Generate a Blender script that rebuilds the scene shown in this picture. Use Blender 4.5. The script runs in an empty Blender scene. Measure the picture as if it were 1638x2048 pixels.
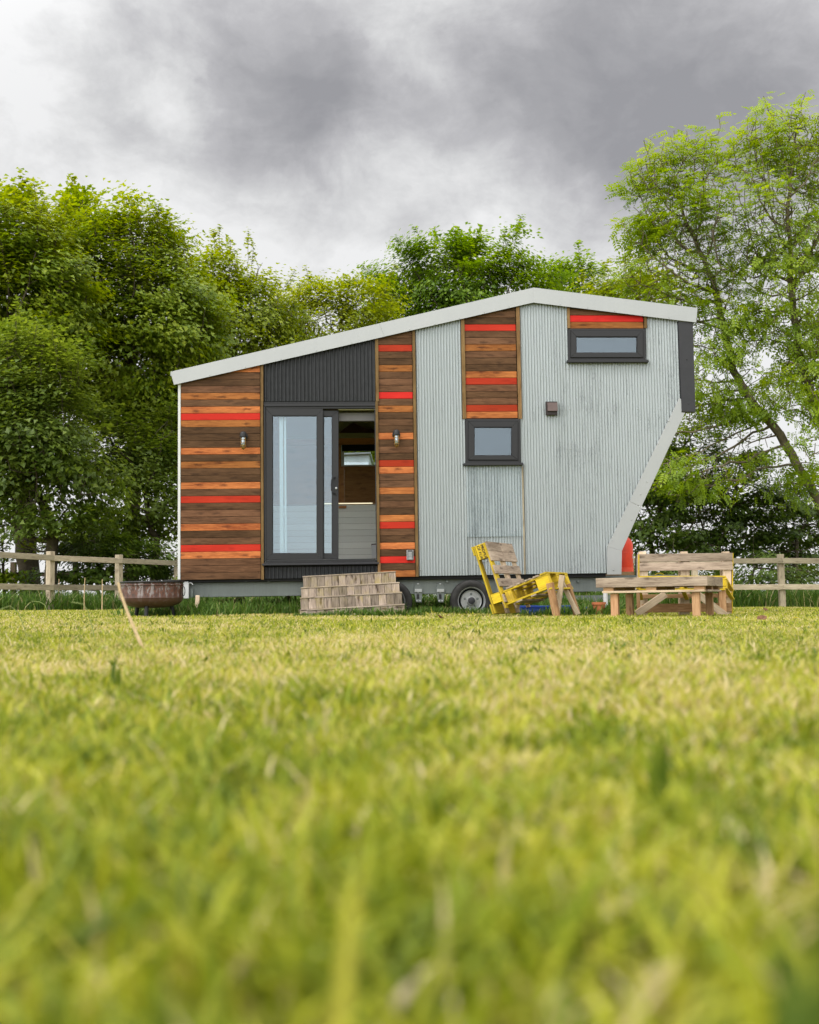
import bpy, bmesh, math, random
import numpy as np
from mathutils import Vector, Matrix
random.seed(7); RNG = np.random.default_rng(11)
S = bpy.context.scene
COL = S.collection
rad = math.radians
# ------------------------------------------------------------------ camera
FPX, CX, CY = 2200.0, 819.0, 1024.0          # focal length and centre of the 1638x2048 photograph
PITCH, ROLL, YAW, CAMZ = rad(4.563), rad(0.843), rad(3.15), 0.195
cp, sp = math.cos(PITCH), math.sin(PITCH); cr, sr = math.cos(ROLL), math.sin(ROLL)
F_ = Vector((0, cp, sp)); U_ = Vector((0, -sp, cp)); R_ = Vector((1, 0, 0))
RC = cr*R_ - sr*U_; UC = sr*R_ + cr*U_
cam = bpy.data.cameras.new('camera'); camo = bpy.data.objects.new('camera', cam); COL.objects.link(camo)
camo.matrix_world = Matrix(((RC.x, UC.x, -F_.x, 0), (RC.y, UC.y, -F_.y, 0), (RC.z, UC.z, -F_.z, CAMZ), (0, 0, 0, 1)))
cam.sensor_fit = 'VERTICAL'; cam.sensor_height = 36; cam.sensor_width = 36; cam.lens = FPX/2048*36
cam.clip_start = 0.02; cam.clip_end = 3000
cam.dof.use_dof = True; cam.dof.focus_distance = 13.6; cam.dof.aperture_fstop = 3.5
S.camera = camo
S.view_settings.view_transform = 'Standard'; S.view_settings.look = 'None'
S.view_settings.exposure = 0.0; S.view_settings.gamma = 1
S.cycles.max_bounces = 8; S.cycles.transparent_max_bounces = 16; S.cycles.sample_clamp_indirect = 4

def ray(px, py):
    return F_ + RC*((px-CX)/FPX) + UC*(-(py-CY)/FPX)
def P(px, py, Y):
    d = ray(px, py); return Vector((0, 0, CAMZ)) + d*(Y/d.y)

# ------------------------------------------------------------------ node helpers
def nd(nt, t, ins=None, **props):
    n = nt.nodes.new(t)
    for k, v in props.items(): setattr(n, k, v)
    for k, v in (ins or {}).items():
        s = n.inputs[k]
        if isinstance(v, bpy.types.NodeSocket): nt.links.new(v, s)
        elif isinstance(v, bpy.types.Node): nt.links.new(v.outputs[0], s)
        else: s.default_value = v
    return n
def mth(nt, op, a, b=0.0, c=0.0, clamp=False):
    return nd(nt, 'ShaderNodeMath', {0: a, 1: b, 2: c}, operation=op, use_clamp=clamp).outputs[0]
def vm(nt, op, a, b=(0, 0, 0)):
    n = nd(nt, 'ShaderNodeVectorMath', {0: a, 1: b}, operation=op)
    return n.outputs['Value'] if op in ('DOT_PRODUCT', 'LENGTH') else n.outputs[0]
def mix(nt, fac, a, b, blend='MIX'):
    n = nd(nt, 'ShaderNodeMix', data_type='RGBA', blend_type=blend)
    for i, v in ((0, fac), (6, a), (7, b)):
        if isinstance(v, bpy.types.NodeSocket): nt.links.new(v, n.inputs[i])
        else: n.inputs[i].default_value = v if i == 0 else (*v[:3], 1)
    return n.outputs[2]
def ramp(nt, fac, stops):
    n = nd(nt, 'ShaderNodeValToRGB', {0: fac}); e = n.color_ramp.elements
    while len(e) < len(stops): e.new(0.5)
    for el, (p, c) in zip(e, stops):
        el.position = p; el.color = (*c, 1) if isinstance(c, tuple) else (c, c, c, 1)
    return n.outputs[0]
def noise(nt, vec, scale, detail=4, rough=.55, dist=0):
    return nd(nt, 'ShaderNodeTexNoise', {'Vector': vec, 'Scale': scale, 'Detail': detail, 'Roughness': rough, 'Distortion': dist}).outputs[0]
def scl(nt, vec, s):
    return vm(nt, 'MULTIPLY', vec, s)

# ------------------------------------------------------------------ world: overcast sky
SUN_EL, SUN_AZ = rad(54), rad(226)            # azimuth clockwise from +Y: behind the camera, a little to the left
sdir = Vector((math.sin(SUN_AZ)*math.cos(SUN_EL), math.cos(SUN_AZ)*math.cos(SUN_EL), math.sin(SUN_EL)))
world = bpy.data.worlds.new('World'); S.world = world; world.use_nodes = True
nt = world.node_tree; nt.nodes.clear()
sky = nd(nt, 'ShaderNodeTexSky', sky_type='NISHITA', sun_disc=False, sun_elevation=SUN_EL, sun_rotation=SUN_AZ)
gen = nd(nt, 'ShaderNodeTexCoord').outputs['Generated']
n1 = nd(nt, 'ShaderNodeTexNoise', {'Vector': gen, 'Scale': 7.0, 'Detail': 6.0, 'Roughness': .55}).outputs[1]
off = scl(nt, vm(nt, 'SUBTRACT', n1, (.5, .5, .5)), (.17, .17, .14))
dw = vm(nt, 'NORMALIZE', vm(nt, 'ADD', gen, off))
dens = None
BLOBS = [(500, 140, 190, .85), (700, 210, 140, .85), (330, 90, 130, .45), (640, 250, 90, .45), (1180, 160, 190, .90), (1450, 150, 230, .85),
         (1010, 220, 90, .40), (1330, 310, 150, .40), (150, 110, 70, .26), (20, 200, 70, .22), (40, 290, 90, .22), (180, 320, 60, .15), (330, 235, 60, .25), (620, 480, 80, .30), (760, 410, 60, .22), (1600, 330, 160, .4),
         (330, 165, 48, -.62), (860, 150, 46, -.30), (640, 345, 110, -.38), (380, 300, 90, -.15), (1130, 345, 60, -.25), (100, 20, 140, -.2), (60, 170, 50, -.2)]
for (px, py, s, a) in BLOBS:
    c = ray(px, py).normalized(); sg = s/FPX*.92
    t = mth(nt, 'SUBTRACT', vm(nt, 'DOT_PRODUCT', dw, tuple(c)), 1.0)
    g = mth(nt, 'MULTIPLY', mth(nt, 'EXPONENT', mth(nt, 'MULTIPLY', t, 1/sg**2)), a*.68)
    dens = g if dens is None else mth(nt, 'ADD', dens, g)
fb = noise(nt, scl(nt, gen, (1, 1, 1.9)), 7.5, 9, .60, .45)
dens = mth(nt, 'ADD', dens, mth(nt, 'MULTIPLY', mth(nt, 'SUBTRACT', fb, .52), 1.0))
# elsewhere on the dome: broad clouds
fb2 = noise(nt, scl(nt, vm(nt, 'ADD', gen, off), (1, 1, 1.5)), 17, 6, .6, .2)
dens = mth(nt, 'ADD', dens, mth(nt, 'MULTIPLY', mth(nt, 'SUBTRACT', fb2, .5), .52))
dens = mth(nt, 'ADD', dens, -.085)
skc = ramp(nt, dens, [(0.0, (.90, .90, .90)), (.14, (.80, .80, .80)), (.30, (.68, .68, .685)), (.50, (.535, .53, .545)), (.75, (.415, .412, .428)), (1.0, (.34, .338, .356))])
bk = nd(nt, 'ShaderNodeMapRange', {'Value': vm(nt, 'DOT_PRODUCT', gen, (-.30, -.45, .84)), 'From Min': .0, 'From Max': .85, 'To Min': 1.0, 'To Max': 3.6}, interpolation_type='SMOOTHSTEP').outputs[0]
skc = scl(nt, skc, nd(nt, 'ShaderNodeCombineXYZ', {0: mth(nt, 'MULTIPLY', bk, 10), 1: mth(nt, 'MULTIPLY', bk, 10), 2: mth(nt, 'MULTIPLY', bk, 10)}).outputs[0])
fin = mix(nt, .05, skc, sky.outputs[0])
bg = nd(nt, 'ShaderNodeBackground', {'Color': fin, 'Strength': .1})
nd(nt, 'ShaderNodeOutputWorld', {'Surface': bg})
sun = bpy.data.lights.new('sun', 'SUN'); sun.energy = 1.5; sun.angle = rad(14); sun.color = (1, .95, .87)
suno = bpy.data.objects.new('sun', sun); COL.objects.link(suno)
suno.rotation_euler = (-sdir).to_track_quat('-Z', 'Y').to_euler(); suno.location = sdir*60

# ------------------------------------------------------------------ materials
def newmat(name):
    m = bpy.data.materials.new(name); m.use_nodes = True
    return m, m.node_tree, m.node_tree.nodes['Principled BSDF']
def setp(b, **k):
    for key, v in k.items():
        key = key.replace('_', ' ')
        if isinstance(v, (bpy.types.NodeSocket,)): b.id_data.links.new(v, b.inputs[key])
        else: b.inputs[key].default_value = (*v, 1) if isinstance(v, tuple) and len(v) == 3 else v
def bump(nt, b, h, strength=.3, dist=.01):
    n = nd(nt, 'ShaderNodeBump', {'Height': h, 'Strength': strength, 'Distance': dist}); nt.links.new(n.outputs[0], b.inputs['Normal'])
def attr(nt, name, out='Fac'):
    return nd(nt, 'ShaderNodeAttribute', attribute_name=name).outputs[out]

def wood(name, ca, cb, ck, rough=.65, knot=.5, moss=None, grain=1.0):
    m, nt, b = newmat(name)
    g = attr(nt, 'gr', 'Vector'); t = attr(nt, 'tint')
    v = scl(nt, g, (3.2, 34, 34))
    n1 = noise(nt, v, 2.2, 7, .66, .9)
    n2 = noise(nt, scl(nt, g, (1.2, 5, 5)), 1.6, 3, .5)
    f = mth(nt, 'ADD', mth(nt, 'MULTIPLY', n1, .75*grain), mth(nt, 'MULTIPLY', n2, .5))
    f = mth(nt, 'SUBTRACT', f, .12)
    c = ramp(nt, f, [(.32, ca), (.68, cb)])
    vo = nd(nt, 'ShaderNodeTexVoronoi', {'Vector': vm(nt, 'ADD', scl(nt, g, (2.6, 9, 9)), scl(nt, nd(nt, 'ShaderNodeTexNoise', {'Vector': g, 'Scale': 20.0}).outputs[1], (.3, .3, .3))), 'Scale': 1.0, 'Randomness': 1.0}, voronoi_dimensions='2D').outputs['Distance']
    kf = nd(nt, 'ShaderNodeMapRange', {'Value': vo, 'From Min': .04, 'From Max': .19, 'To Min': knot, 'To Max': 0.0}).outputs[0]
    c = mix(nt, kf, c, ck)
    if moss:
        mo = noise(nt, g, 5.5, 4, .6)
        c = mix(nt, mth(nt, 'MULTIPLY', ramp(nt, mo, [(.48, 0.0), (.72, 1.0)]), mth(nt, 'MULTIPLY', t, moss[1])), c, moss[0])
    hs = nd(nt, 'ShaderNodeHueSaturation', {'Color': c, 'Value': mth(nt, 'ADD', mth(nt, 'MULTIPLY', t, .65), .67), 'Hue': mth(nt, 'ADD', mth(nt, 'MULTIPLY', t, -.012), .506)})
    setp(b, Base_Color=hs.outputs[0], Roughness=rough); b.inputs['Specular IOR Level'].default_value = .08
    bump(nt, b, f, .35, .004)
    return m

M = {}
M['brown'] = wood('brown_stained_board', (.048, .023, .011), (.145, .074, .038), (.03, .015, .009), .55, .55)
M['orange'] = wood('orange_stained_board', (.16, .043, .013), (.45, .165, .048), (.06, .017, .008), .5, .75)
M['red'] = wood('red_painted_board', (.36, .026, .012), (.54, .046, .022), (.22, .016, .009), .5, .4, grain=.6)
M['batten'] = wood('batten_wood', (.10, .055, .022), (.24, .15, .065), (.07, .035, .015), .6, .4)
M['grey_wood'] = wood('weathered_board', (.15, .11, .080), (.40, .32, .245), (.07, .05, .036), .8, .7)
M['step_wood'] = wood('mossy_step_board', (.085, .066, .053), (.37, .305, .24), (.05, .034, .024), .8, .9, ((.24, .20, .05), .75))
M['fence_wood'] = wood('fence_board', (.20, .165, .115), (.42, .36, .26), (.12, .09, .06), .8, .5)
M['leg_wood'] = wood('sawn_leg_timber', (.25, .125, .055), (.50, .31, .17), (.13, .06, .03), .7, .55)
M['pale_wood'] = wood('pale_sawn_timber', (.36, .26, .17), (.60, .48, .35), (.2, .12, .08), .7, .4)
M['yellow'] = wood('yellow_painted_pallet', (.25, .17, .025), (.58, .42, .022), (.14, .09, .03), .6, .5, grain=1.0)
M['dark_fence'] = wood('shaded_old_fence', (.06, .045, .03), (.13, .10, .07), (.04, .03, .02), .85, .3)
M['in_wood'] = wood('interior_pine', (.26, .11, .035), (.42, .20, .07), (.14, .05, .02), .5, .5)
M['ornament'] = wood('dark_hardwood', (.035, .014, .008), (.07, .03, .014), (.02, .01, .006), .4, .2)
M['in_white'] = wood('painted_shiplap', (.74, .73, .66), (.82, .81, .74), (.5, .47, .4), .5, .1, grain=.4)

def plain(name, col, rough=.5, metal=0.0, var=.12, nscale=25, bumpy=0.0, spec=.28):
    m, nt, b = newmat(name)
    o = nd(nt, 'ShaderNodeTexCoord').outputs['Object']
    n = noise(nt, o, nscale, 5, .6)
    lo = tuple(max(0, c*(1-var)) for c in col); hi = tuple(c*(1+var) for c in col)
    setp(b, Base_Color=ramp(nt, n, [(.3, lo), (.7, hi)]), Roughness=rough, Metallic=metal)
    b.inputs['Specular IOR Level'].default_value = spec
    if bumpy: bump(nt, b, n, bumpy, .004)
    return m
def zinc(name, lo, hi, metal=.45, rough=.42, streak=1.0, moss=None):
    m, nt, b = newmat(name)
    o = nd(nt, 'ShaderNodeTexCoord').outputs['Object']
    st = noise(nt, scl(nt, o, (46, 46, 1.3)), 1.0, 4, .65)
    mo = noise(nt, scl(nt, o, (3.0, 3, 1.6)), 1.1, 5, .6)
    fl = noise(nt, scl(nt, o, (150, 150, 34)), 1.0, 3, .7)
    sheet = noise(nt, scl(nt, o, (1.5, 1, .08)), 1.0, 0)
    f = mth(nt, 'ADD', mth(nt, 'MULTIPLY', st, .55*streak), mth(nt, 'ADD', mth(nt, 'MULTIPLY', mo, .36), mth(nt, 'MULTIPLY', fl, .55*streak)))
    f = mth(nt, 'ADD', f, mth(nt, 'ADD', mth(nt, 'MULTIPLY', sheet, .22), .14))
    c = ramp(nt, f, [(.76 if streak > .9 else .66*(.35+.65*streak), lo), (1.22 if streak > .9 else 1.10 if streak > .5 else .95, hi)])
    setp(b, Base_Color=c, Metallic=metal, Roughness=ramp(nt, f, [(.4, rough-.08), (1.0, rough+.14)]))
    bump(nt, b, mth(nt, 'ADD', mth(nt, 'MULTIPLY', fl, .12), mo) if streak < .5 else fl, .16 if streak < .5 else .06, .02 if streak < .5 else .002)
    return m
M['zinc'] = zinc('galvanised_corrugated_iron', (.030, .036, .040), (.335, .365, .372), .62, .35, 1.15)
M['zinc_patch'] = zinc('blue_grey_galvanised_sheet', (.10, .12, .13), (.29, .33, .345), .6, rough=.36)
M['flash'] = zinc('galvanised_flashing', (.285, .293, .294), (.385, .393, .392), .45, .45, .25)
M['chassis'] = zinc('dull_galvanised_steel', (.075, .085, .080), (.20, .225, .213), .4, .55, .45)
M['rim'] = zinc('silver_steel_rim', (.24, .25, .25), (.42, .43, .43), .45, .4, .4)
M['anth'] = plain('anthracite_upvc', (.018, .018, .020), .42, 0, .08, 60)
M['anth2'] = plain('anthracite_flashing', (.026, .026, .030), .5, 0, .1, 12)
M['black_sheet'] = plain('black_corrugated_sheet', (.018, .019, .021), .42, 0, .25, 14)
M['black'] = plain('black_metal', (.014, .014, .015), .45, 0, .2, 30)
M['rubber'] = plain('tyre_rubber', (.022, .021, .020), .75, 0, .35, 18, .2)
M['white'] = plain('white_paint', (.50, .505, .50), .5, 0, .08, 12)
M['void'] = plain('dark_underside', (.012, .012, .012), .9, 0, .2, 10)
M['vent'] = plain('brown_vent_plastic', (.095, .065, .060), .45, 0, .1, 20)
M['vent_dark'] = plain('dark_vent_plastic', (.026, .019, .018), .5, 0, .1, 20)
M['keysafe'] = plain('grey_cast_metal', (.27, .275, .28), .45, .3, .12, 60)
M['keydark'] = plain('dark_plastic', (.05, .052, .055), .5, 0, .1, 30)
M['brass'] = plain('aged_brass', (.34, .20, .07), .35, .8, .2, 60)
M['gas'] = plain('orange_red_cylinder_paint', (.66, .052, .022), .38, 0, .10, 9)
M['gas_low'] = plain('faded_red_foot', (.70, .085, .04), .5, 0, .12, 14)
M['blue'] = plain('blue_plastic', (.018, .050, .26), .5, 0, .15, 10)
M['terra'] = plain('terracotta', (.40, .13, .055), .8, 0, .2, 16)
M['olive'] = plain('olive_painted_lining', (.30, .28, .15), .7, 0, .06, 3)
M['blind'] = plain('dark_blind_fabric', (.012, .012, .015), .9, 0, .1, 40)
M['greyblind'] = plain('grey_blind_case', (.15, .145, .15), .6, 0, .05, 10)
M['led_off'] = plain('pale_strip', (.75, .7, .55), .4, 0, .05, 40)
M['petal_w'] = plain('white_petal', (.8, .8, .76), .6, 0, .05, 40)
M['petal_y'] = plain('yellow_petal', (.75, .55, .02), .6, 0, .1, 40)
M['deadleaf'] = plain('dry_brown_leaf', (.13, .065, .030), .8, 0, .35, 60)
M['straw'] = plain('dry_straw_stem', (.50, .37, .21), .7, 0, .2, 60)
M['stemgreen'] = plain('green_stem', (.16, .20, .06), .6, 0, .2, 60)
M['shed'] = zinc('pale_grey_shed_sheet', (.34, .37, .37), (.56, .6, .6), .2, .5, .8)
m, nt, b = newmat('led_strip'); setp(b, Emission_Color=(1, .86, .55), Emission_Strength=.9, Base_Color=(.8, .7, .5)); M['led'] = m
def rusty():
    m, nt, b = newmat('rusty_painted_steel')
    o = nd(nt, 'ShaderNodeTexCoord').outputs['Object']
    drip = noise(nt, scl(nt, o, (24, 24, 6.0)), 1.0, 6, .66, .5)
    big = noise(nt, o, 9.0, 5, .6)
    f = mth(nt, 'ADD', mth(nt, 'MULTIPLY', drip, .7), mth(nt, 'MULTIPLY', big, .4))
    c = ramp(nt, f, [(.40, (.020, .011, .008)), (.50, (.045, .020, .012)), (.545, (.12, .040, .018)), (.572, (.05, .03, .026)), (.588, (.16, .13, .12)), (.68, (.20, .17, .165))])
    z = nd(nt, 'ShaderNodeSeparateXYZ', {0: o}).outputs[2]
    low = nd(nt, 'ShaderNodeMapRange', {'Value': z, 'From Min': .24, 'From Max': .285, 'To Min': 1.0, 'To Max': 0.0}).outputs[0]
    hi = nd(nt, 'ShaderNodeMapRange', {'Value': z, 'From Min': .405, 'From Max': .44, 'To Min': 0.0, 'To Max': .8}).outputs[0]
    edge = mth(nt, 'MULTIPLY', hi, ramp(nt, drip, [(.4, 1.0), (.6, .3)]))
    c = mix(nt, mth(nt, 'MULTIPLY', low, .85), c, (.065, .028, .018))
    c = mix(nt, edge, c, (.03, .022, .02))
    setp(b, Base_Color=c, Roughness=.6, Metallic=.1); bump(nt, b, f, .4, .006)
    return m
M['rust'] = rusty()
def glassmat(name, refl, tint=(.85, .92, .95)):
    m, nt, b = newmat(name); out = nt.nodes['Material Output']; nt.nodes.remove(b)
    fr = nd(nt, 'ShaderNodeFresnel', {'IOR': 1.5}).outputs[0]
    fac = mth(nt, 'ADD', mth(nt, 'MULTIPLY', fr, .9), refl, clamp=True)
    tr = nd(nt, 'ShaderNodeBsdfTransparent', {'Color': (*tint, 1)})
    gl = nd(nt, 'ShaderNodeBsdfGlossy', {'Color': (.80, .91, 1.0, 1), 'Roughness': .02})
    o = nd(nt, 'ShaderNodeTexCoord').outputs['Object']
    bp = nd(nt, 'ShaderNodeBump', {'Height': noise(nt, o, 1.6, 1), 'Strength': .03, 'Distance': .05}); nt.links.new(bp.outputs[0], gl.inputs['Normal'])
    mx = nd(nt, 'ShaderNodeMixShader', {0: fac, 1: tr.outputs[0], 2: gl.outputs[0]})
    nt.links.new(mx.outputs[0], out.inputs[0]); return m
M['glass'] = glassmat('coated_double_glazing', .055)
M['glass_win'] = glassmat('window_double_glazing', .04)
M['glass_lamp'] = glassmat('lamp_jar_glass', .25, (.95, .97, .95))
def leafmat(name, c0, c1, c2, trans=.48, rough=.45):
    m, nt, b = newmat(name); out = nt.nodes['Material Output']
    t = attr(nt, 'tint'); c = ramp(nt, t, [(0.0, c0), (.5, c1), (1.0, c2)])
    setp(b, Base_Color=c, Roughness=rough); b.inputs['Specular IOR Level'].default_value = .35
    tl = nd(nt, 'ShaderNodeBsdfTranslucent', {'Color': nd(nt, 'ShaderNodeHueSaturation', {'Color': c, 'Hue': .488, 'Saturation': 1.1, 'Value': 1.35}).outputs[0]})
    mx = nd(nt, 'ShaderNodeMixShader', {0: trans, 1: b.outputs[0], 2: tl.outputs[0]})
    nt.links.new(mx.outputs[0], out.inputs[0]); return m
M['leaf_syc'] = leafmat('sycamore_leaf', (.075, .135, .010), (.175, .245, .016), (.305, .35, .026))
M['leaf_syc2'] = leafmat('maple_leaf_cool', (.055, .098, .014), (.125, .18, .024), (.22, .28, .042))
M['leaf_yel'] = leafmat('yellow_green_leaf', (.13, .185, .012), (.24, .295, .020), (.35, .375, .034))
M['leaf_oak'] = leafmat('oak_leaf', (.060, .125, .012), (.14, .235, .018), (.24, .34, .030))
M['leaf_ash'] = leafmat('ash_leaflet', (.10, .175, .012), (.20, .29, .018), (.32, .40, .030), .5)
M['leaf_haw'] = leafmat('hawthorn_leaf', (.045, .085, .014), (.085, .14, .020), (.15, .21, .030), .42)
M['bark'] = plain('bark', (.085, .068, .048), .9, 0, .4, 8, .6)
M['bark_ash'] = plain('ash_bark', (.13, .105, .07), .9, 0, .35, 8, .6)
def grassmat(name, stops, trans=.35):
    m, nt, b = newmat(name); out = nt.nodes['Material Output']
    c = ramp(nt, attr(nt, 'tint'), stops)
    setp(b, Base_Color=c, Roughness=.5); b.inputs['Specular IOR Level'].default_value = .3
    tl = nd(nt, 'ShaderNodeBsdfTranslucent', {'Color': c})
    mx = nd(nt, 'ShaderNodeMixShader', {0: trans, 1: b.outputs[0], 2: tl.outputs[0]})
    nt.links.new(mx.outputs[0], out.inputs[0]); return m
GST = [(0.0, (.065, .105, .006)), (.25, (.20, .25, .009)), (.5, (.39, .39, .020)), (.66, (.455, .405, .07)), (.82, (.53, .43, .185)), (1.0, (.64, .53, .32))]
M['grass'] = grassmat('mown_grass_blades', GST)
M['longgrass'] = grassmat('long_grass_blades', [(0.0, (.035, .085, .010)), (.5, (.085, .165, .018)), (.85, (.16, .24, .035)), (1.0, (.38, .34, .15))])
def soil():
    m, nt, b = newmat('lawn_soil_and_thatch')
    o = nd(nt, 'ShaderNodeTexCoord').outputs['Object']
    n = noise(nt, o, 30, 6, .65); n2 = noise(nt, o, .9, 4, .6)
    c = ramp(nt, n, [(.3, (.07, .085, .015)), (.5, (.15, .18, .03)), (.7, (.27, .26, .09))])
    c2 = ramp(nt, n2, [(.35, (.16, .21, .03)), (.65, (.30, .28, .11))])
    setp(b, Base_Color=mix(nt, .5, c, c2), Roughness=.95); bump(nt, b, n, .6, .02); return m
M['soil'] = soil()
M['hill'] = plain('far_wooded_hill', (.07, .10, .05), .9, 0, .4, .05)

# ------------------------------------------------------------------ mesh builder
class MB:
    def __init__(s): s.v = []; s.f = []; s.m = []; s.t = []; s.g = []; s.mats = []
    def mi(s, mat):
        if mat not in s.mats: s.mats.append(mat)
        return s.mats.index(mat)
    def raw(s, vs, fs, mat, tint=None, gr=None):
        o = len(s.v); k = s.mi(mat); tint = random.random() if tint is None else tint
        s.v += [tuple(v) for v in vs]; s.t += [tint]*len(vs)
        if gr is None:
            j = (random.random()*20, random.random()*20, random.random()*20)
            gr = [(v[0]+j[0], v[1]+j[1], v[2]+j[2]) for v in vs]
        s.g += gr
        for f in fs: s.f.append([i+o for i in f]); s.m.append(k)
    def obox(s, c, ax, mat, tint=None):     # c centre, ax three half-extent vectors
        c = Vector(c); ax = [Vector(a) for a in ax]
        if ax[0].cross(ax[1]).dot(ax[2]) < 0: ax[2] = -ax[2]
        L = [a.length for a in ax]; order = sorted(range(3), key=lambda i: -L[i])
        j = (random.random()*20, random.random()*20, random.random()*20); vs = []; gr = []
        for sx in (-1, 1):
            for sy in (-1, 1):
                for sz in (-1, 1):
                    vs.append(c+ax[0]*sx+ax[1]*sy+ax[2]*sz); q = (sx*L[0], sy*L[1], sz*L[2])
                    gr.append((q[order[0]]+j[0], q[order[1]]+j[1], q[order[2]]+j[2]))
        s.raw(vs, [(0, 1, 3, 2), (4, 6, 7, 5), (0, 4, 5, 1), (2, 3, 7, 6), (0, 2, 6, 4), (1, 5, 7, 3)], mat, tint, gr)
    def box(s, lo, hi, mat, tint=None):
        c = [(a+b)/2 for a, b in zip(lo, hi)]; h = [abs(b-a)/2 for a, b in zip(lo, hi)]
        s.obox(c, [(h[0], 0, 0), (0, h[1], 0), (0, 0, h[2])], mat, tint)
    def beam(s, p, q, side, w, t, mat, tint=None):   # from p to q; w along 'side', t along the third axis
        p, q = Vector(p), Vector(q); d = q-p; side = Vector(side); side = (side-d*(side.dot(d)/d.dot(d))).normalized()
        n = d.normalized().cross(side)
        s.obox((p+q)/2, [d/2, side*w/2, n*t/2], mat, tint)
    def prism(s, poly, y0, y1, mat, tint=None, grain='u'):   # poly of (x,z), extruded along y
        n = len(poly); a = sum(poly[i][0]*poly[(i+1) % n][1]-poly[(i+1) % n][0]*poly[i][1] for i in range(n))
        if a < 0: poly = poly[::-1]
        vs = [(x, y0, z) for x, z in poly]+[(x, y1, z) for x, z in poly]
        fs = [list(range(n)), list(range(2*n-1, n-1, -1))]+[(i, i+n, (i+1) % n+n, (i+1) % n) for i in range(n)]
        j = (random.random()*20, random.random()*20, random.random()*20)
        gr = [((x if grain == 'u' else z)+j[0], (z if grain == 'u' else x)+j[1], y+j[2]) for x, y, z in vs]
        s.raw(vs, fs, mat, tint, gr)
    def tube(s, pts, r, mat, n=8, tint=None, cap=True):
        pts = [Vector(p) for p in pts]; rs = r if isinstance(r, (list, tuple)) else [r]*len(pts); vs = []; fs = []
        for i, p in enumerate(pts):
            d = (pts[min(i+1, len(pts)-1)]-pts[max(i-1, 0)]).normalized()
            a = d.orthogonal().normalized() if i == 0 else (a-d*a.dot(d)).normalized()
            bb = d.cross(a)
            for k in range(n):
                th = 2*math.pi*k/n; vs.append(p+(a*math.cos(th)+bb*math.sin(th))*rs[i])
        for i in range(len(pts)-1):
            for k in range(n):
                fs.append((i*n+k, i*n+(k+1) % n, (i+1)*n+(k+1) % n, (i+1)*n+k))
        if cap: fs += [list(range(n))[::-1], list(range((len(pts)-1)*n, len(pts)*n))]
        s.raw(vs, fs, mat, tint)
    def lathe(s, prof, mat, c=(0, 0, 0), ax=(0, 0, 1), n=32, tint=None, cap=True):   # prof of (radius, height along ax)
        ax = Vector(ax).normalized(); a = ax.orthogonal().normalized(); bb = ax.cross(a); c = Vector(c); vs = []; fs = []
        for r, h in prof:
            for k in range(n):
                th = 2*math.pi*k/n; vs.append(c+ax*h+(a*math.cos(th)+bb*math.sin(th))*r)
        for i in range(len(prof)-1):
            for k in range(n): fs.append((i*n+k, i*n+(k+1) % n, (i+1)*n+(k+1) % n, (i+1)*n+k))
        if cap and prof[0][0] > 1e-4: fs.append(list(range(n))[::-1])
        if cap and prof[-1][0] > 1e-4: fs.append(list(range((len(prof)-1)*n, len(prof)*n)))
        s.raw(vs, fs, mat, tint)
    def build(s, name, parent=None, bevel=0, smooth=False, label=None):
        me = bpy.data.meshes.new(name); me.from_pydata(s.v, [], s.f)
        for k in s.mats: me.materials.append(M[k])
        me.polygons.foreach_set('material_index', s.m)
        at = me.attributes.new('tint', 'FLOAT', 'POINT'); at.data.foreach_set('value', s.t)
        ag = me.attributes.new('gr', 'FLOAT_VECTOR', 'POINT'); ag.data.foreach_set('vector', [x for g in s.g for x in g])
        if smooth: me.shade_smooth() if hasattr(me, 'shade_smooth') else me.polygons.foreach_set('use_smooth', [True]*len(me.polygons))
        me.update(); o = bpy.data.objects.new(name, me); COL.objects.link(o)
        if parent: o.parent = parent
        if smooth:
            try: me.set_sharp_from_angle(angle=rad(38))
            except Exception: pass
        if bevel:
            bm = o.modifiers.new('edge', 'BEVEL'); bm.width = bevel; bm.segments = 2; bm.limit_method = 'ANGLE'; bm.angle_limit = rad(40)
        if label: o['label'] = label
        return o
def tag(o, label, cat, group=None):
    o['label'] = label; o['category'] = cat
    if group: o['group'] = group
    return o
def thing(name, label, cat, loc=(0, 0, 0), rz=0, group=None):
    o = bpy.data.objects.new(name, None); COL.objects.link(o); o.empty_display_size = .2
    o.location = loc; o.rotation_euler = (0, 0, rz); return tag(o, label, cat, group)
def bigmesh(name, V, Fq, Ft, mat, tint, parent=None):
    """numpy verts, quads, tris -> one mesh object"""
    me = bpy.data.meshes.new(name); nv, nq, n3 = len(V), len(Fq), len(Ft)
    me.vertices.add(nv); me.vertices.foreach_set('co', V.astype(np.float32).ravel())
    me.loops.add(nq*4+n3*3); me.polygons.add(nq+n3)
    li = np.concatenate([Fq.ravel(), Ft.ravel()]).astype(np.int32) if n3 else Fq.ravel().astype(np.int32)
    me.loops.foreach_set('vertex_index', li)
    st = np.concatenate([np.arange(nq)*4, nq*4+np.arange(n3)*3]).astype(np.int32)
    me.polygons.foreach_set('loop_start', st)
    me.materials.append(M[mat])
    me.update(calc_edges=True)
    at = me.attributes.new('tint', 'FLOAT', 'POINT'); at.data.foreach_set('value', tint.astype(np.float32))
    o = bpy.data.objects.new(name, me); COL.objects.link(o)
    if parent: o.parent = parent
    return o

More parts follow.
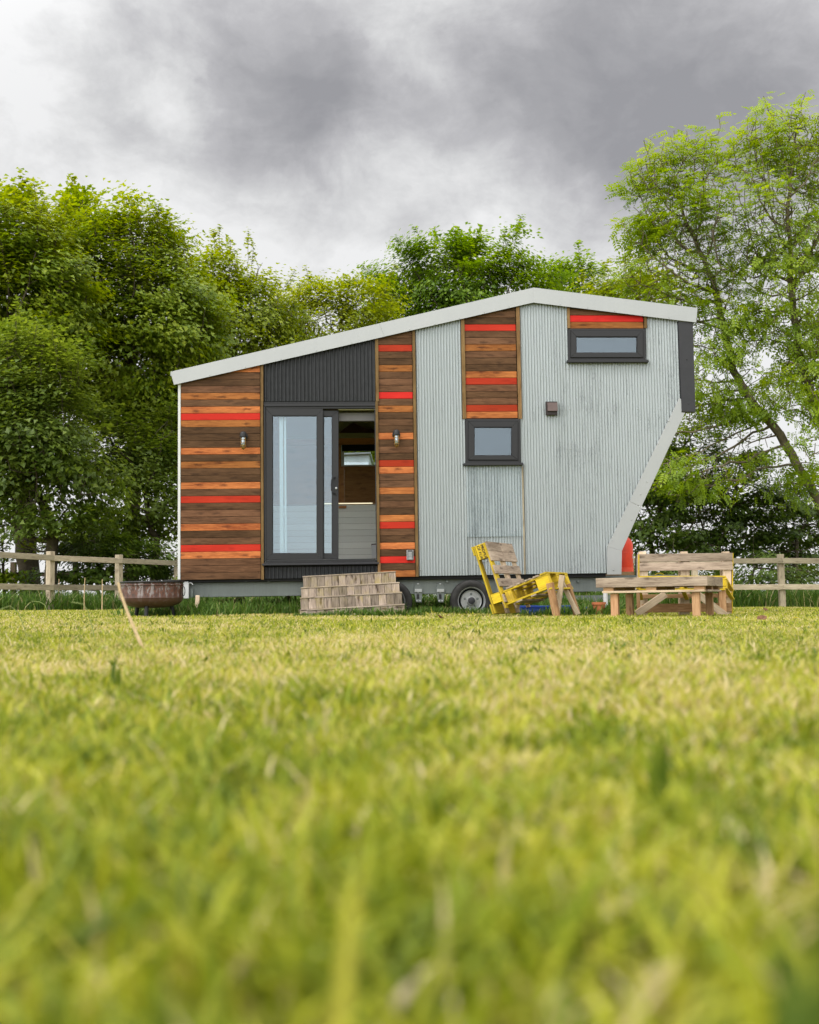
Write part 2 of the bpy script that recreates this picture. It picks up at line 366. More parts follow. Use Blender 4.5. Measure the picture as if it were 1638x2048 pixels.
# ------------------------------------------------------------------ ground
def vnoise(x, y, s, seed=0):
    x = np.asarray(x, float)/s+seed*17.3+1000; y = np.asarray(y, float)/s+seed*7.7+1000
    xi, yi = np.floor(x).astype(np.int64), np.floor(y).astype(np.int64); fx, fy = x-xi, y-yi
    fx, fy = fx*fx*(3-2*fx), fy*fy*(3-2*fy)
    def h(a, b):
        n = (a*374761393+b*668265263+seed*1442695) & 0x7fffffff; n = ((n ^ (n >> 13))*1274126177) & 0x7fffffff
        return ((n ^ (n >> 16)) & 0xffff)/65535.0
    return (h(xi, yi)*(1-fx)+h(xi+1, yi)*fx)*(1-fy)+(h(xi, yi+1)*(1-fx)+h(xi+1, yi+1)*fx)*fy
def sstep(a, b, x):
    t = np.clip((np.asarray(x, float)-a)/(b-a), 0, 1); return t*t*(3-2*t)
def gz(x, y):
    x = np.asarray(x, float); y = np.asarray(y, float)
    z = -.0125*np.clip(x, -14, 14)*sstep(2, 9, y)
    z = z+(vnoise(x, y, 1.7, 3)-.5)*.03*sstep(1.2, 4, y)+(vnoise(x, y, .45, 5)-.5)*.012*sstep(.9, 2.5, np.hypot(x, y))
    return z*(1-sstep(45, 90, np.hypot(x, y)))
def GZ(x, y): return float(gz(x, y))
g1 = np.concatenate([-np.geomspace(1500, 20, 26), np.linspace(-18, 18, 145), np.geomspace(20, 1500, 26)])
g2 = np.concatenate([-np.geomspace(1500, 8, 26), np.linspace(-6, 40, 185), np.geomspace(42, 1500, 26)])
X, Y = np.meshgrid(g1, g2); Z = gz(X, Y)
V = np.stack([X.ravel(), Y.ravel(), Z.ravel()], 1); nx, ny = len(g1), len(g2)
ii = (np.arange(ny-1)[:, None]*nx+np.arange(nx-1)[None, :]).ravel()
lawn = bigmesh('ground', V, np.stack([ii, ii+1, ii+nx+1, ii+nx], 1), np.zeros((0, 3), int), 'soil', np.zeros(len(V)))
lawn['kind'] = 'structure'
# low hills behind the camera (they show in the door glass)
th = np.linspace(rad(175), rad(365), 120); rr = [220, 300, 420, 600]
V = []; hh = 9+9*vnoise(th*40, th*0, 9, 2)+4*vnoise(th*40, th*0, 2.2, 4)
for k, r in enumerate(rr):
    f = (0, .8, 1, 0)[k]; V.append(np.stack([r*np.cos(th), r*np.sin(th), hh*f*(np.sin((th-th[0])/(th[-1]-th[0])*np.pi)**.3)-.3], 1))
V = np.concatenate(V); n = len(th); ii = (np.arange(3)[:, None]*n+np.arange(n-1)[None, :]).ravel()
hl = bigmesh('hills', V, np.stack([ii, ii+1, ii+n+1, ii+n], 1), np.zeros((0, 3), int), 'hill', np.zeros(len(V))); hl['kind'] = 'structure'

# ------------------------------------------------------------------ tiny house
D0 = FPX/160
Uv = Vector((math.cos(YAW), math.sin(YAW), 0)); Nv = Vector((-math.sin(YAW), math.cos(YAW), 0)); O0 = Vector((0, D0*1.0, 0))
_d0 = Nv.y*D0   # plane N.x = FPX/160 as in the measurement
def W(px, py, v=0.0):
    d = ray(px, py); t = (D0+v-Vector((0, 0, CAMZ)).dot(Nv))/d.dot(Nv); X = Vector((0, 0, CAMZ))+d*t
    return X.dot(Uv), X.z
def Wu(px, py=1000, v=0.0): return W(px, py, v)[0]
def Wz(px, py, v=0.0): return W(px, py, v)[1]
house = thing('tiny_house', 'tiny house on trailer wheels clad in striped timber and corrugated iron, sliding door open', 'tiny house', Nv*D0, YAW)

zb = Wz(600, 1157)                                # underside of the cladding
uL, uR = Wu(361, 1000), Wu(1214, 1140)            # wall ends at the bottom
eL, rg, eR = W(349, 771), W(1066, 607), W(1390, 647)     # lower edge of the fascia
tL, tr_, tR = W(342, 745), W(1067, 577), W(1392.5, 618)  # upper edge of the fascia
nose1, nose0 = W(1360, 812), W(1214, 1094)        # sloping underside of the overhang
def roofz(u):
    a, b = (eL, rg) if u < rg[0] else (rg, eR)
    return a[1]+(b[1]-a[1])*(u-a[0])/(b[0]-a[0])
def botz(u):
    if u <= nose0[0]: return zb
    return nose0[1]+(nose1[1]-nose0[1])*(u-nose0[0])/(nose1[0]-nose0[0])
def clip(poly, f):     # keep the side where f(p) >= 0
    out = []
    for i, p in enumerate(poly):
        q = poly[(i+1) % len(poly)]; a, b = f(p), f(q)
        if a >= 0: out.append(p)
        if a*b < 0: t = a/(a-b); out.append((p[0]+(q[0]-p[0])*t, p[1]+(q[1]-p[1])*t))
    return out
def under_roof(poly, d=.012):
    for a, b in ((eL, rg), (rg, eR)):
        poly = clip(poly, lambda p: a[1]+(b[1]-a[1])*(p[0]-a[0])/(b[0]-a[0])+d-p[1]) if len(poly) > 2 else poly
    return poly
OVER = .02
# core of the front wall, in pieces around the openings
uD0, uD1 = Wu(528.5, 960), Wu(752, 960); zD0, zD1 = Wz(640, 1130), Wz(640, 804)
uA0, uA1 = Wu(930.5, 880), Wu(1040.5, 880); zA0, zA1 = Wz(985, 928), Wz(985, 838)
uB0, uB1 = Wu(1136, 690), Wu(1291, 690); zB0, zB1 = Wz(1213, 722.5), Wz(1213, 658)
uN = Wu(1362, 740)
core = MB()
def corepiece(u0, u1, z0, z1, v0=.022, v1=.11, mat='void'):
    p = under_roof([(u0, z0), (u1, z0), (u1, z1), (u0, z1)], -.005)
    if len(p) > 2: core.prism(p, v0, v1, mat)
e = .001
corepiece(uL, uD0, zb+.005, 9); corepiece(uD0+e, uD1-e, zD1, 9); corepiece(uD0+e, uD1-e, zb+.005, zD0)
corepiece(uD1, uA0-e, zb+.005, 9); corepiece(uA0, uA1, zA1, 9); corepiece(uA0, uA1, zb+.005, zA0)
corepiece(uA1+e, uB0-e, zb+.005, 9); corepiece(uB0, uB1, zB1, 9)
core.prism(under_roof([(uB1+e, botz(uB1)), (uN, botz(uN)), (uN, 9), (uB1+e, 9)], -.005), .022, .11, 'void')
corepiece(uB0, nose0[0]-.002, zb+.005, zB0)
core.prism([(nose0[0], zb+.005), (uB1, botz(uB1)), (uB1, zB0), (nose0[0], zB0)], .022, .11, 'void')
core.prism([(uB1+e, botz(uB1)), (uN, botz(uN)), (uN, botz(uN)+.4), (uB1+e, botz(uB1)+.005)], .022, .108, 'void') if False else None
core.build('wall_core', house)

PP = W(361, 1100)[1]; pitch = Wz(440, 1146)-Wz(440, 1160.02)
def timber(px0, px1, bottom, seq, midy, label=None):
    mb = MB(); u0, u1 = Wu(px0, midy), Wu(px1, midy)
    dark = {'B': 'brown', 'O': 'orange', 'R': 'red'}
    mb.prism(under_roof([(u0, bottom), (u1, bottom), (u1, 9), (u0, 9)], .0), .014, .0215, 'void')
    for k, ch in enumerate(seq):
        z0, z1 = bottom+k*pitch+.0017, bottom+(k+1)*pitch-.0017
        p = under_roof([(u0, z0), (u1, z0), (u1, z1), (u0, z1)])
        if len(p) > 2 and abs(sum(p[i][0]*p[(i+1) % len(p)][1]-p[(i+1) % len(p)][0]*p[i][1] for i in range(len(p)))) > .004:
            mb.prism(p, -.001*random.random(), .0138, dark[ch])
    return mb.build('timber_panel', house, bevel=.0035, label=label)
timber(361.5, 520.8, zb, 'BBBORBBOBBBRBOBBOBOBBBOROBOBBBOBB', 960, 'widest striped timber panel left of the sliding door')
zp = Wz(790, 1154.3)
timber(757.5, 824+3.5, zp, 'OBRBOBBROBBBOBBOORBBBOBBBOBRBBBOBBRBBBBB'.replace('OO', 'O'), 920, 'narrow tall striped timber panel right of the sliding door')
timber(930.5, 1033, Wz(985, 836.6), 'ORBBBROBBBOBBRBBBBB', 730, 'striped timber panel above the small square window')
timber(1139, 1286.5, Wz(1213, 657.1), 'ORBBBB', 640, 'low striped timber strip above the wide upper window')

def corr(px0, px1, midy, z0f, pitchm, amp, mat, label=None, top=None, v=0.0, screws=None, name='corrugated_panel', phase=0.0, per=9):
    """sine sheet; z0f(u) bottom edge, top under the roof line unless given"""
    u0, u1 = Wu(px0, midy), Wu(px1, midy); n = max(8, int((u1-u0)/pitchm*per)); us = np.linspace(u0, u1, n+1)
    vs = []; fs = []; th = .0012
    for u in us:
        y = v+amp*math.cos(2*math.pi*(u-u0)/pitchm+phase); zt = (roofz(u)+.012) if top is None else top(u) if callable(top) else top; zl = min(z0f(u), zt-.001)
        vs += [(u, y, zl), (u, y, zt), (u, y+th, zl), (u, y+th, zt)]
    for i in range(n):
        a, b = i*4, i*4+4
        fs += [(a, b, b+1, a+1), (a+2, a+3, b+3, b+2), (a, a+2, b+2, b), (a+1, b+1, b+3, a+3)]
    mb = MB(); mb.raw(vs, fs, mat, .5)
    if screws:
        sc = mb
        for zz in screws:
            k = 1
            u = u0+pitchm*(.5 - phase/(2*math.pi))
            while u < u0: u += pitchm
            while u < u1-.01:
                if z0f(u)+.03 < zz < ((roofz(u)-.03) if top is None else (top(u) if callable(top) else top)-.02):
                    sc.lathe([(.0085, -.003), (.0085, .0005), (.006, .004), (0, .006)], 'rim' if mat != 'black_sheet' else 'black', (u, v-amp, zz), (0, -1, 0), 8)
                k += 1; u += pitchm*(8 if pitchm < .04 else 4)
    return mb.build(name, house, smooth=True, label=label)
zs = [Wz(900, y) for y in (739, 820, 900, 981, 1062, 1139)]
corr(834, 930.2, 880, lambda u: zb+.012, .0366, .0070, 'zinc', 'galvanised sheet between timber pillar and small window', screws=zs)
corr(922.3, 1046, 1040, lambda u: zb+.014, .0366, .0070, 'zinc', 'galvanised sheet under the small square window', top=zA0-.002, v=.004, screws=[zs[-1]])
corr(933, 1045, 1000, lambda u: Wz(990, 1073.5), .0366, .0060, 'zinc_patch', 'bluish galvanised patch sheet under the small window', top=zA0-.004, v=-.0075, screws=[Wz(990, y) for y in (940, 981, 1062)])
corr(1038.5, 1139, 800, lambda u: zb+.016, .0366, .0070, 'zinc', 'galvanised sheet between the two windows', screws=zs, phase=1.0)
corr(1136.2, 1361, 800, lambda u: max(zb+.016, botz(u)), .0366, .0070, 'zinc', 'galvanised sheet round the wide upper window and overhang', top=lambda u: zB0-.002 if u < uB1-.003 else roofz(u)+.012, screws=zs, phase=.4)
corr(527, 750.5, 760, lambda u: zD1+.012, .0475, .008, 'black_sheet', 'black corrugated sheet above the sliding door', v=.004, screws=[Wz(640, 795)])
corr(528, 755, 1145, lambda u: zb+.004, .0475, .008, 'black_sheet', 'black corrugated sheet under the door sill', top=zD0-.022, v=.006, screws=[Wz(640, 1138)])

def batten(pxa, pxb, ya, yb, midx=None, v0=-.020, v1=.0215, mat='batten', name='batten'):
    mb = MB(); my = (ya+yb)/2; u0, u1 = Wu(pxa, my), Wu(pxb, my); za, zb_ = Wz((pxa+pxb)/2, yb), Wz((pxa+pxb)/2, ya)
    p = under_roof([(u0, za), (u1, za), (u1, zb_), (u0, zb_)], .004)
    mb.prism(p, v0, v1, mat, grain='v'); return mb.build(name, house, bevel=.002)
batten(521.2, 526.6, 700, 803); batten(521.8, 527.2, 803.3, 1128.5); batten(522.5, 528, 1129, 1159.5)
batten(750.6, 757, 650, 803); batten(752.6, 758, 803.3, 1126); batten(755.5, 761, 1126.5, 1150)
batten(827.8, 833.4, 640, 1153.5)
batten(923, 930, 600, 838); batten(1033.5, 1040.5, 560, 838)
batten(1133.5, 1138.6, 560, 657); batten(1287, 1292.5, 580, 657)
batten(1045.2, 1048.6, 933, 1149, v0=-.0155, v1=-.0118, mat='fence_wood', name='sheet_edge')
batten(355.8, 361, 770, 1159, v0=-.006, v1=.02, mat='white', name='corner_trim')

# roof and fascia
def lerp(a, b, t): return (a[0]+(b[0]-a[0])*t, a[1]+(b[1]-a[1])*t)
def fascia(poly, v0, label, ns=6):
    mb = MB(); mb.prism(poly, v0, v0+.004, 'flash')
    for k in range(1, ns): q = lerp(poly[0], poly[1], k/ns); mb.lathe([(.008, 0), (.006, .003), (0, .005)], 'rim', (q[0], v0-.0005, q[1]+.018), (0, -1, 0), 8)
    return mb.build('roof_fascia', house, bevel=.001, label=label)
def lerp(a, b, t): return (a[0]+(b[0]-a[0])*t, a[1]+(b[1]-a[1])*t)
tj = (758-342)/(1067-342)
jt, jb = lerp(tL, tr_, tj), lerp(eL, rg, tj+.012)
fascia([eL, jb, jt, tL], -.045, 'lower left length of metal roof fascia')
fascia([lerp(jb, eL, .01), rg, tr_, lerp(jt, tL, .01)], -.0495, 'upper left length of metal roof fascia')
fascia([lerp(rg, eL, .002), eR, tR, lerp(tr_, tL, .002)], -.0530, 'right length of metal roof fascia')
rf = MB()
for a, b in ((tL, tr_), (tr_, tR)):
    rf.prism([a, b, (b[0], b[1]-.05), (a[0], a[1]-.05)], -.040, 2.42, 'flash')
rf.build('roof', house)
# overhang flashings
def flash(polypx, v0, v1, label, mat='flash', name='flashing', scr=()):
    mb = MB(); mb.prism([W(*p) for p in polypx], v0, v1, mat)
    for px, py in scr:
        u, z = W(px, py); mb.lathe([(.010, 0), (.007, .004), (0, .006)], 'rim' if mat == 'flash' else mat, (u, v0-.0003, z), (0, -1, 0), 8)
    return mb.build(name, house, bevel=.0015, label=label)
flash([(1357.5, 796), (1361.6, 800), (1362, 825.5), (1369, 826), (1282, 1014), (1258, 1003)], -.026, -.020, 'upper length of sloping overhang flashing', scr=((1336, 843), (1315, 888), (1293, 964), (1280, 989)))
flash([(1258.2, 1002.5), (1281.5, 1015), (1243, 1102), (1213.8, 1093)], -.023, -.0165, 'lower length of sloping overhang flashing', scr=((1224, 1081), (1262, 1040)))
flash([(1213.8, 1093.2), (1243, 1102.2), (1242, 1149), (1213, 1149.3)], -.025, -.0185, 'short upright flashing at foot of overhang', scr=((1226, 1140),))
flash([(1355, 643), (1384, 645.5), (1389.6, 824.5), (1362, 824)], -.034, .06, 'dark grey flashing down the overhanging end', 'anth2', 'end_flashing', ((1372, 720), (1375, 808)))
# ends, floor, ceiling and back of the shell
HD = 2.30
sh = MB()
outl = [(uL, zb), (nose0[0], zb), nose0, nose1, (uN, eR[1]+.03)]
sh.box((uL+.002, .112, zb+.006), (nose0[0]-.004, HD-.09, zb+.10), 'in_wood')
def ewall(draw, lab=None):
    mb = MB(); draw(mb); return mb.build('end_wall', house, label=lab)
ezt = roofz(uL)-.05; ez0, ez1 = zb+.75, zb+1.65
def left_end(mb):   # with an unseen window opening added to let light into the interior
    mb.box((uL+.001, .111, zb+.11), (uL+.09, HD-.002, ez0), 'white'); mb.box((uL+.001, .111, ez1), (uL+.09, HD-.002, ezt), 'white')
    mb.box((uL+.001, .111, ez0+.001), (uL+.09, .45, ez1-.001), 'white'); mb.box((uL+.001, 1.85, ez0+.001), (uL+.09, HD-.002, ez1-.001), 'white')
ewall(left_end, 'white end wall with an added unseen opening that lights the interior')
gm = MB(); gm.box((uL+.04, .45, ez0), (uL+.046, 1.85, ez1), 'glass_win'); gm.build('added_end_pane', house)  # pane of the added opening, out of view
ewall(lambda mb: mb.prism([(nose0[0], zb+.006), nose0, (nose0[0]-.06, nose0[1]), (nose0[0]-.06, zb+.006)], .112, HD, 'flash'))
ewall(lambda mb: mb.prism([nose0, nose1, (nose1[0]-.09, nose1[1]), (nose0[0]-.09, nose0[1])], .112, HD, 'flash'))
ewall(lambda mb: mb.prism([nose1, (uN, roofz(uN)-.05), (uN-.08, roofz(uN)-.05), (nose1[0]-.08, nose1[1])], .112, HD, 'anth2'))
sh.build('interior_floor', house)
ce = MB()
for a, b in ((eL, rg), (rg, eR)):
    a2, b2 = (max(a[0], uL+.1), 0), (min(b[0], uN-.09), 0)
    z1, z2 = roofz(a2[0])-.03, roofz(b2[0])-.03
    ce.prism([(a2[0], z1), (b2[0]-.001, z2), (b2[0]-.001, z2-.06), (a2[0], z1-.06)], .112, HD-.002, 'olive')
ce.build('ceiling', house)
VB = HD-.10                     # inner face of the back wall
uW0, uW1 = Wu(688, 915, VB), Wu(688, 915, VB)+.72; zW0, zW1 = Wz(715, 930, VB), Wz(715, 899, VB)
bw = MB()
bw.prism(under_roof([(uL+.09, zb), (uW0, zb), (uW0, 9), (uL+.09, 9)], -.02), VB, HD, 'in_wood')
bw.prism(under_roof([(uW0+e, zb), (uW1-e, zb), (uW1-e, zW0), (uW0+e, zW0)], -.02), VB, HD, 'in_wood')
bw.prism(under_roof([(uW0+e, zW1), (uW1-e, zW1), (uW1-e, 9), (uW0+e, 9)], -.02), VB, HD, 'in_wood')
bw.prism(under_roof([(uW1, zb), (nose0[0], zb), (nose0[0], nose0[1]), (nose1[0]-.0, nose1[1]), (uN, 9), (uW1, 9)], -.02), VB, HD, 'in_wood')
bw.build('back_wall', house)
zSh = Wz(715, 870, VB-.05)
li = MB()
def bx(px0, px1, y0, y1, v0, v1, mat, mb, du=0):
    vv = v0
    mb.box((Wu(px0, 950, vv)-du, v0, Wz(715, y1, vv)), (Wu(px1, 950, vv)+du, v1, Wz(715, y0, vv)), mat)
up = MB(); bx(560, 820, 780, 865.5, VB-.004, VB-.002, 'olive', up); up.build('upper_lining', house)
shf = MB(); bx(560, 820, 866, 875.5, VB-.16, VB-.006, 'olive', shf); shf.build('shelf', house)
bm_ = MB(); bx(560, 820, 876, 888.5, VB-.12, VB-.006, 'in_wood', bm_); bm_.build('ceiling_beam', house)
bl = MB(); bx(684.5, 790, 889, 901.5, VB-.09, VB-.03, 'blind', bl); bl.build('roller_blind', house)
wf = MB()
bx(682.5, 688.6, 889, 932, VB-.03, VB+.08, 'white', wf); bx(688.7, 800, 929.6, 932.2, VB-.035, VB+.09, 'white', wf)
wf.build('back_window_frame', house)
gp = MB(); gp.box((uW0, VB+.05, zW0), (uW1, VB+.056, zW1), 'glass_win'); gp.build('back_window_pane', house)
cab = MB()
z0, z1 = zb+.10, Wz(715, 1009.5, VB-.45)
nb = 11
for k in range(nb):
    a, b2 = z0+(z1-z0)*k/nb, z0+(z1-z0)*(k+1)/nb-.003
    cab.box((uD0-.9, VB-.45, a), (uD1+.6, VB-.43, b2), 'in_white', .5+.2*random.random())
cab.box((uD0-.9, VB-.428, z0), (uD1+.6, VB-.41, z1-.004), 'batten')
cab.build('low_partition', house, bevel=.002)
cw = MB(); cw.box((uD0-.9, VB-.47, z1+.001), (uD1+.6, VB-.405, z1+.010), 'pale_wood'); cw.build('partition_cap', house, bevel=.003)
ld = MB(); ld.box((Wu(648, 1006, VB-.4), VB-.402, z1+.002), (Wu(745, 1006, VB-.4), VB-.390, z1+.032), 'led'); ld.build('light_strip', house)
bk_ = MB(); bx(677, 692, 1011, 1016, VB-.49, VB-.452, 'in_wood', bk_); bk_.build('wooden_bracket', house)
ib = MB(); bx(742, 752, 1090, 1117, VB-1.0, VB-.8, 'white', ib); bx(741.5, 752, 1088, 1089.8, VB-1.0, VB-.79, 'ornament', ib); ib.build('storage_box', house)
pc = MB(); bx(559, 566.5, 812, 1125, .115, .16, 'petal_w', pc); pc.build('inner_post', house); pc = MB(); bx(568.5, 572.5, 812, 1125, .115, .15, 'petal_w', pc); pc.build('inner_post', house)
orn = MB()
orn.prism([W(670+x/6.4, 810+y/6.4, VB-.1) for x, y in ((40, 359), (60, 356), (130, 296), (190, 252), (240, 237), (290, 258), (400, 303), (500, 318), (700, 330), (700, 359))], VB-.13, VB-.10, 'ornament')
o = orn.build('wooden_ornament', None, bevel=.006)
o.matrix_world = Matrix.Translation(Nv*D0) @ Matrix.Rotation(YAW, 4, 'Z'); tag(o, 'dark curved wooden ornament on the shelf seen through the open door', 'ornament')

# door
df = MB(); vF0, vF1 = -.012, .075
def wbox(mb, px0, px1, y0, y1, v0, v1, mat, t=None):
    mx, my = (px0+px1)/2, (y0+y1)/2
    mb.box((Wu(px0, my), v0, Wz(mx, y1)), (Wu(px1, my), v1, Wz(mx, y0)), mat, t)
wbox(df, 528.6, 531.8, 813, 1122, vF0, vF1, 'anth'); wbox(df, 750.8, 753, 813, 1122, vF0, vF1, 'anth')
wbox(df, 528.6, 753, 808.6, 812.9, vF0-.006, vF1, 'anth'); wbox(df, 528.6, 753, 819.4, 1122, .076, .0765, 'anth') if False else None
wbox(df, 531.9, 750.7, 813, 817.5, vF0+.008, vF1, 'anth'); wbox(df, 531.9, 750.7, 1118.5, 1122, vF0+.004, vF1, 'anth')
wbox(df, 528.6, 753, 1122.1, 1126, vF0-.004, vF1, 'black')
df.build('door_frame', house, bevel=.003)
sl = MB(); wbox(sl, 525, 757.5, 1126.1, 1129.8, -.06, .07, 'anth2'); sl.build('door_sill', house, bevel=.003, label='wide dark sill ledge under the sliding door')
hd = MB(); wbox(hd, 527.2, 752, 803.2, 808.4, .004, .02, 'black'); hd.build('door_head_gap', house)  # black strip standing in for the dark gap above the door frame
def framed(mb, o, g, v0, v1, mat, bead=.008):   # o = outer (x0,y0,x1,y1), g = glass opening
    x0, y0, x1, y1 = o; a0, b0, a1, b1 = g
    def quad(p):
        lo = [W(*q) for q in p]; mb.prism(lo, v0, v1, mat)
    h = .12
    quad([(x0, y0), (a0, b0), (a0, b1), (x0, y1)]); quad([(x1, y0), (x1, y1), (a1, b1), (a1, b0)])
    quad([(x0+h, y0), (x1-h, y0), (a1-h, b0), (a0+h, b0)]); quad([(x0+h, y1), (a0+h, b1), (a1-h, b1), (x1-h, y1)])
    k = 1.1   # glazing bead
    for q in ([(a0, b0), (a0+k, b0+k), (a0+k, b1-k), (a0, b1)], [(a1, b0), (a1, b1), (a1-k, b1-k), (a1-k, b0+k)], [(a0, b0), (a1, b0), (a1-k, b0+k), (a0+k, b0+k)], [(a0, b1), (a0+k, b1-k), (a1-k, b1-k), (a1, b1)]):
        mb.prism([W(*p) for p in q], v0+bead, v1-.002, 'black')
def leaf(o, g, v0, label, handle=False):
    mb = MB(); framed(mb, o, g, v0, v0+.036, 'anth'); lf = mb.build('door_leaf', house, bevel=.003, label=label)
    gm = MB(); gm.box((Wu(g[0], 950), v0+.016, Wz(600, g[3])), (Wu(g[2], 950), v0+.021, Wz(600, g[1])), 'glass'); gm.build('glass_pane', lf)
    if handle:
        hm = MB(); pts = [W(664+x/4.55-2, 780+y/4.55) for x, y in ()]
        px = [(671.5, 955), (666.5, 955), (663.6, 960), (662.8, 968), (663.4, 980), (666.5, 986.5), (671.5, 987)]
        hm.tube([(W(*q)[0], v0-.035 if 0 < i < 6 else v0, W(*q)[1]) for i, q in enumerate(px)], .009, 'black', 8)
        wbox(hm, 669.5, 674.5, 952, 990, v0-.008, v0, 'black')
        hn = hm.build('door_handle', lf, smooth=True)
        km = MB(); u, z = W(672.4, 976); km.lathe([(.014, 0), (.014, .012), (.010, .014), (0, .014)], 'rim', (u, v0-.008, z), (0, -1, 0), 16); km.build('lock_cylinder', lf, smooth=True)
    return lf
leaf((532, 817.6, 646, 1119.4), (545, 831.6, 634, 1107), -.004, 'outer sliding leaf with the wide glass pane')
leaf((641, 820, 677, 1117.5), (647.2, 831.4, 664.2, 1107), .036, 'inner sliding leaf with the narrow strip of glass and black handle', True)
bc = MB(); wbox(bc, 677.5, 750, 822, 838, .13, .22, 'greyblind'); bc.build('blind_case', house)
tk = MB(); wbox(tk, 677.2, 750.6, 817.8, 819.2, .02, .07, 'olive'); tk.build('door_track', house)
rv = MB(); u1_ = Wu(752, 960); rv.box((u1_-.004, .078, zD0+.02), (u1_+.0, .20, zD1-.03), 'white'); rv.build('door_reveal', house); rv = MB(); rv.box((Wu(530, 960), .078, zD0+.02), (Wu(530, 960)+.01, .20, zD1-.03), 'white'); rv.build('door_reveal', house)

def window(fr, sa, g, sill, label):
    mb = MB(); framed(mb, fr, (sa[0], sa[1], sa[2], sa[3]), -.020, .07, 'anth', .0)
    w = mb.build('window', house, bevel=.003, label=label)
    sm = MB(); framed(sm, (sa[0]+.5, sa[1]+.5, sa[2]-.5, sa[3]-.5), g, -.036, .03, 'anth', .012); sm.build('sash', w, bevel=.005)
    gm = MB(); a = W(g[0], g[3]); c = W(g[2], g[1]); gm.box((a[0], -.016, a[1]), (c[0], -.010, c[1]), 'glass_win'); gm.build('pane', w)
    b = MB(); wbox(b, fr[0], fr[2], fr[1], fr[3], .09, .10, 'blind'); b.build('inner_blind', w)
    s_ = MB(); wbox(s_, *sill, -.065, .02, 'anth'); s_.build('sill', w, bevel=.003)
window((930.4, 838.2, 1040.5, 927), (936, 843.5, 1035.5, 921), (948, 855, 1023, 911.7), (927, 1045, 926.8, 931.8), 'small square window beside the timber strip')
window((1135.8, 658, 1290.7, 722), (1140.5, 662.5, 1285.3, 716.5), (1151.5, 674.6, 1273.2, 706.5), (1133, 1295, 721.6, 726.6), 'wide low window high under the roof')
# vent
vt = MB(); wbox(vt, 1090.6, 1113.4, 804.3, 831, -.05, -.010, 'vent_dark'); vn = vt.build('vent', house, bevel=.003)
hm = MB(); a, b_ = W(1093.7, 827), W(1113.2, 806.5)
hm.raw([(a[0], -.075, a[1]+.02), (b_[0], -.075, a[1]+.02), (b_[0], -.055, b_[1]), (a[0], -.055, b_[1]), (a[0], -.050, a[1]+.02), (b_[0], -.050, a[1]+.02), (b_[0], -.050, b_[1]), (a[0], -.050, b_[1])],
       [(0, 1, 2, 3), (4, 7, 6, 5), (0, 4, 5, 1), (1, 5, 6, 2), (2, 6, 7, 3), (3, 7, 4, 0)], 'vent'); hm.build('vent_hood', vn, bevel=.003)
# wall lamps
def lamp(px, py0, py1):
    u, zt = W(px, py0); zl_ = Wz(px, py1); h = zt-zl_
    mb = MB(); mb.lathe([(.05, 0), (.05, .018), (.042, .024), (0, .024)], 'black', (u, 0, zt-h*.22), (0, -1, 0), 24)
    c = (u, -.075, 0)
    mb.lathe([(0, zt), (.022, zt), (.036, zt-.012), (.042, zt-.03), (.044, zt-h*.30), (.038, zt-h*.32), (0, zt-h*.32)][::-1], 'black', c, (0, 0, 1), 24)
    mb.box((u-.018, -.06, zt-h*.26), (u+.018, -.02, zt-h*.12), 'black')
    lm = mb.build('wall_lamp', house, smooth=True)
    g = MB(); g.lathe([(.026, zt-h*.33), (.027, zt-h*.72), (.024, zt-h*.80), (.012, zt-h*.86), (0, zt-h*.87)][::-1], 'glass_lamp', c, (0, 0, 1), 20); g.build('glass_jar', lm, smooth=True)
    g = MB()
    g.lathe([(.0115, zt-h*.36), (.014, zt-h*.5), (.016, zt-h*.62), (.012, zt-h*.73), (0, zt-h*.76)][::-1], 'white', c, (0, 0, 1), 16); g.build('bulb', lm, smooth=True)
    g = MB()
    for k in range(4):
        th = math.pi/4+k*math.pi/2; x, y = math.cos(th)*.036, math.sin(th)*.036
        g.tube([(u+x, c[1]+y, zt-h*.3), (u+x, c[1]+y, zt-h*.78), (u+x*.75, c[1]+y*.75, zt-h*.92), (u, c[1], zt-h)], .0028, 'brass', 6)
    for zz in (.45, .62, .78):
        g.tube([(u+math.cos(t)*.036, c[1]+math.sin(t)*.036, zt-h*zz) for t in np.linspace(0, 2*math.pi, 17)], .0028, 'brass', 6, cap=False)
    g.lathe([(.0, zt-h*.97), (.022, zt-h*.93), (.03, zt-h*.86), (.028, zt-h*.85), (.02, zt-h*.91), (0, zt-h*.95)][::-1], 'brass', c, (0, 0, 1), 16)
    g.build('cage', lm, smooth=True)
lamp(487.5, 865, 901); lamp(792.3, 861.5, 897)
# key safe
km = MB(); wbox(km, 813, 826.8, 1100, 1120.6, -.035, -.001, 'keysafe'); ks = km.build('key_safe', house, bevel=.010)
km = MB(); wbox(km, 815, 824.8, 1100.6, 1117, -.041, -.0352, 'keydark'); wbox(km, 816.2, 823.6, 1104, 1119.5, -.046, -.0412, 'keysafe')
for x in (818, 820, 822):
    for y in (1107, 1110, 1113):
        u, z = W(x, y); km.lathe([(.0035, 0), (.003, .003), (0, .003)], 'keydark', (u, -.046, z), (0, -1, 0), 8)
km.build('key_safe_cover', ks, bevel=.002)
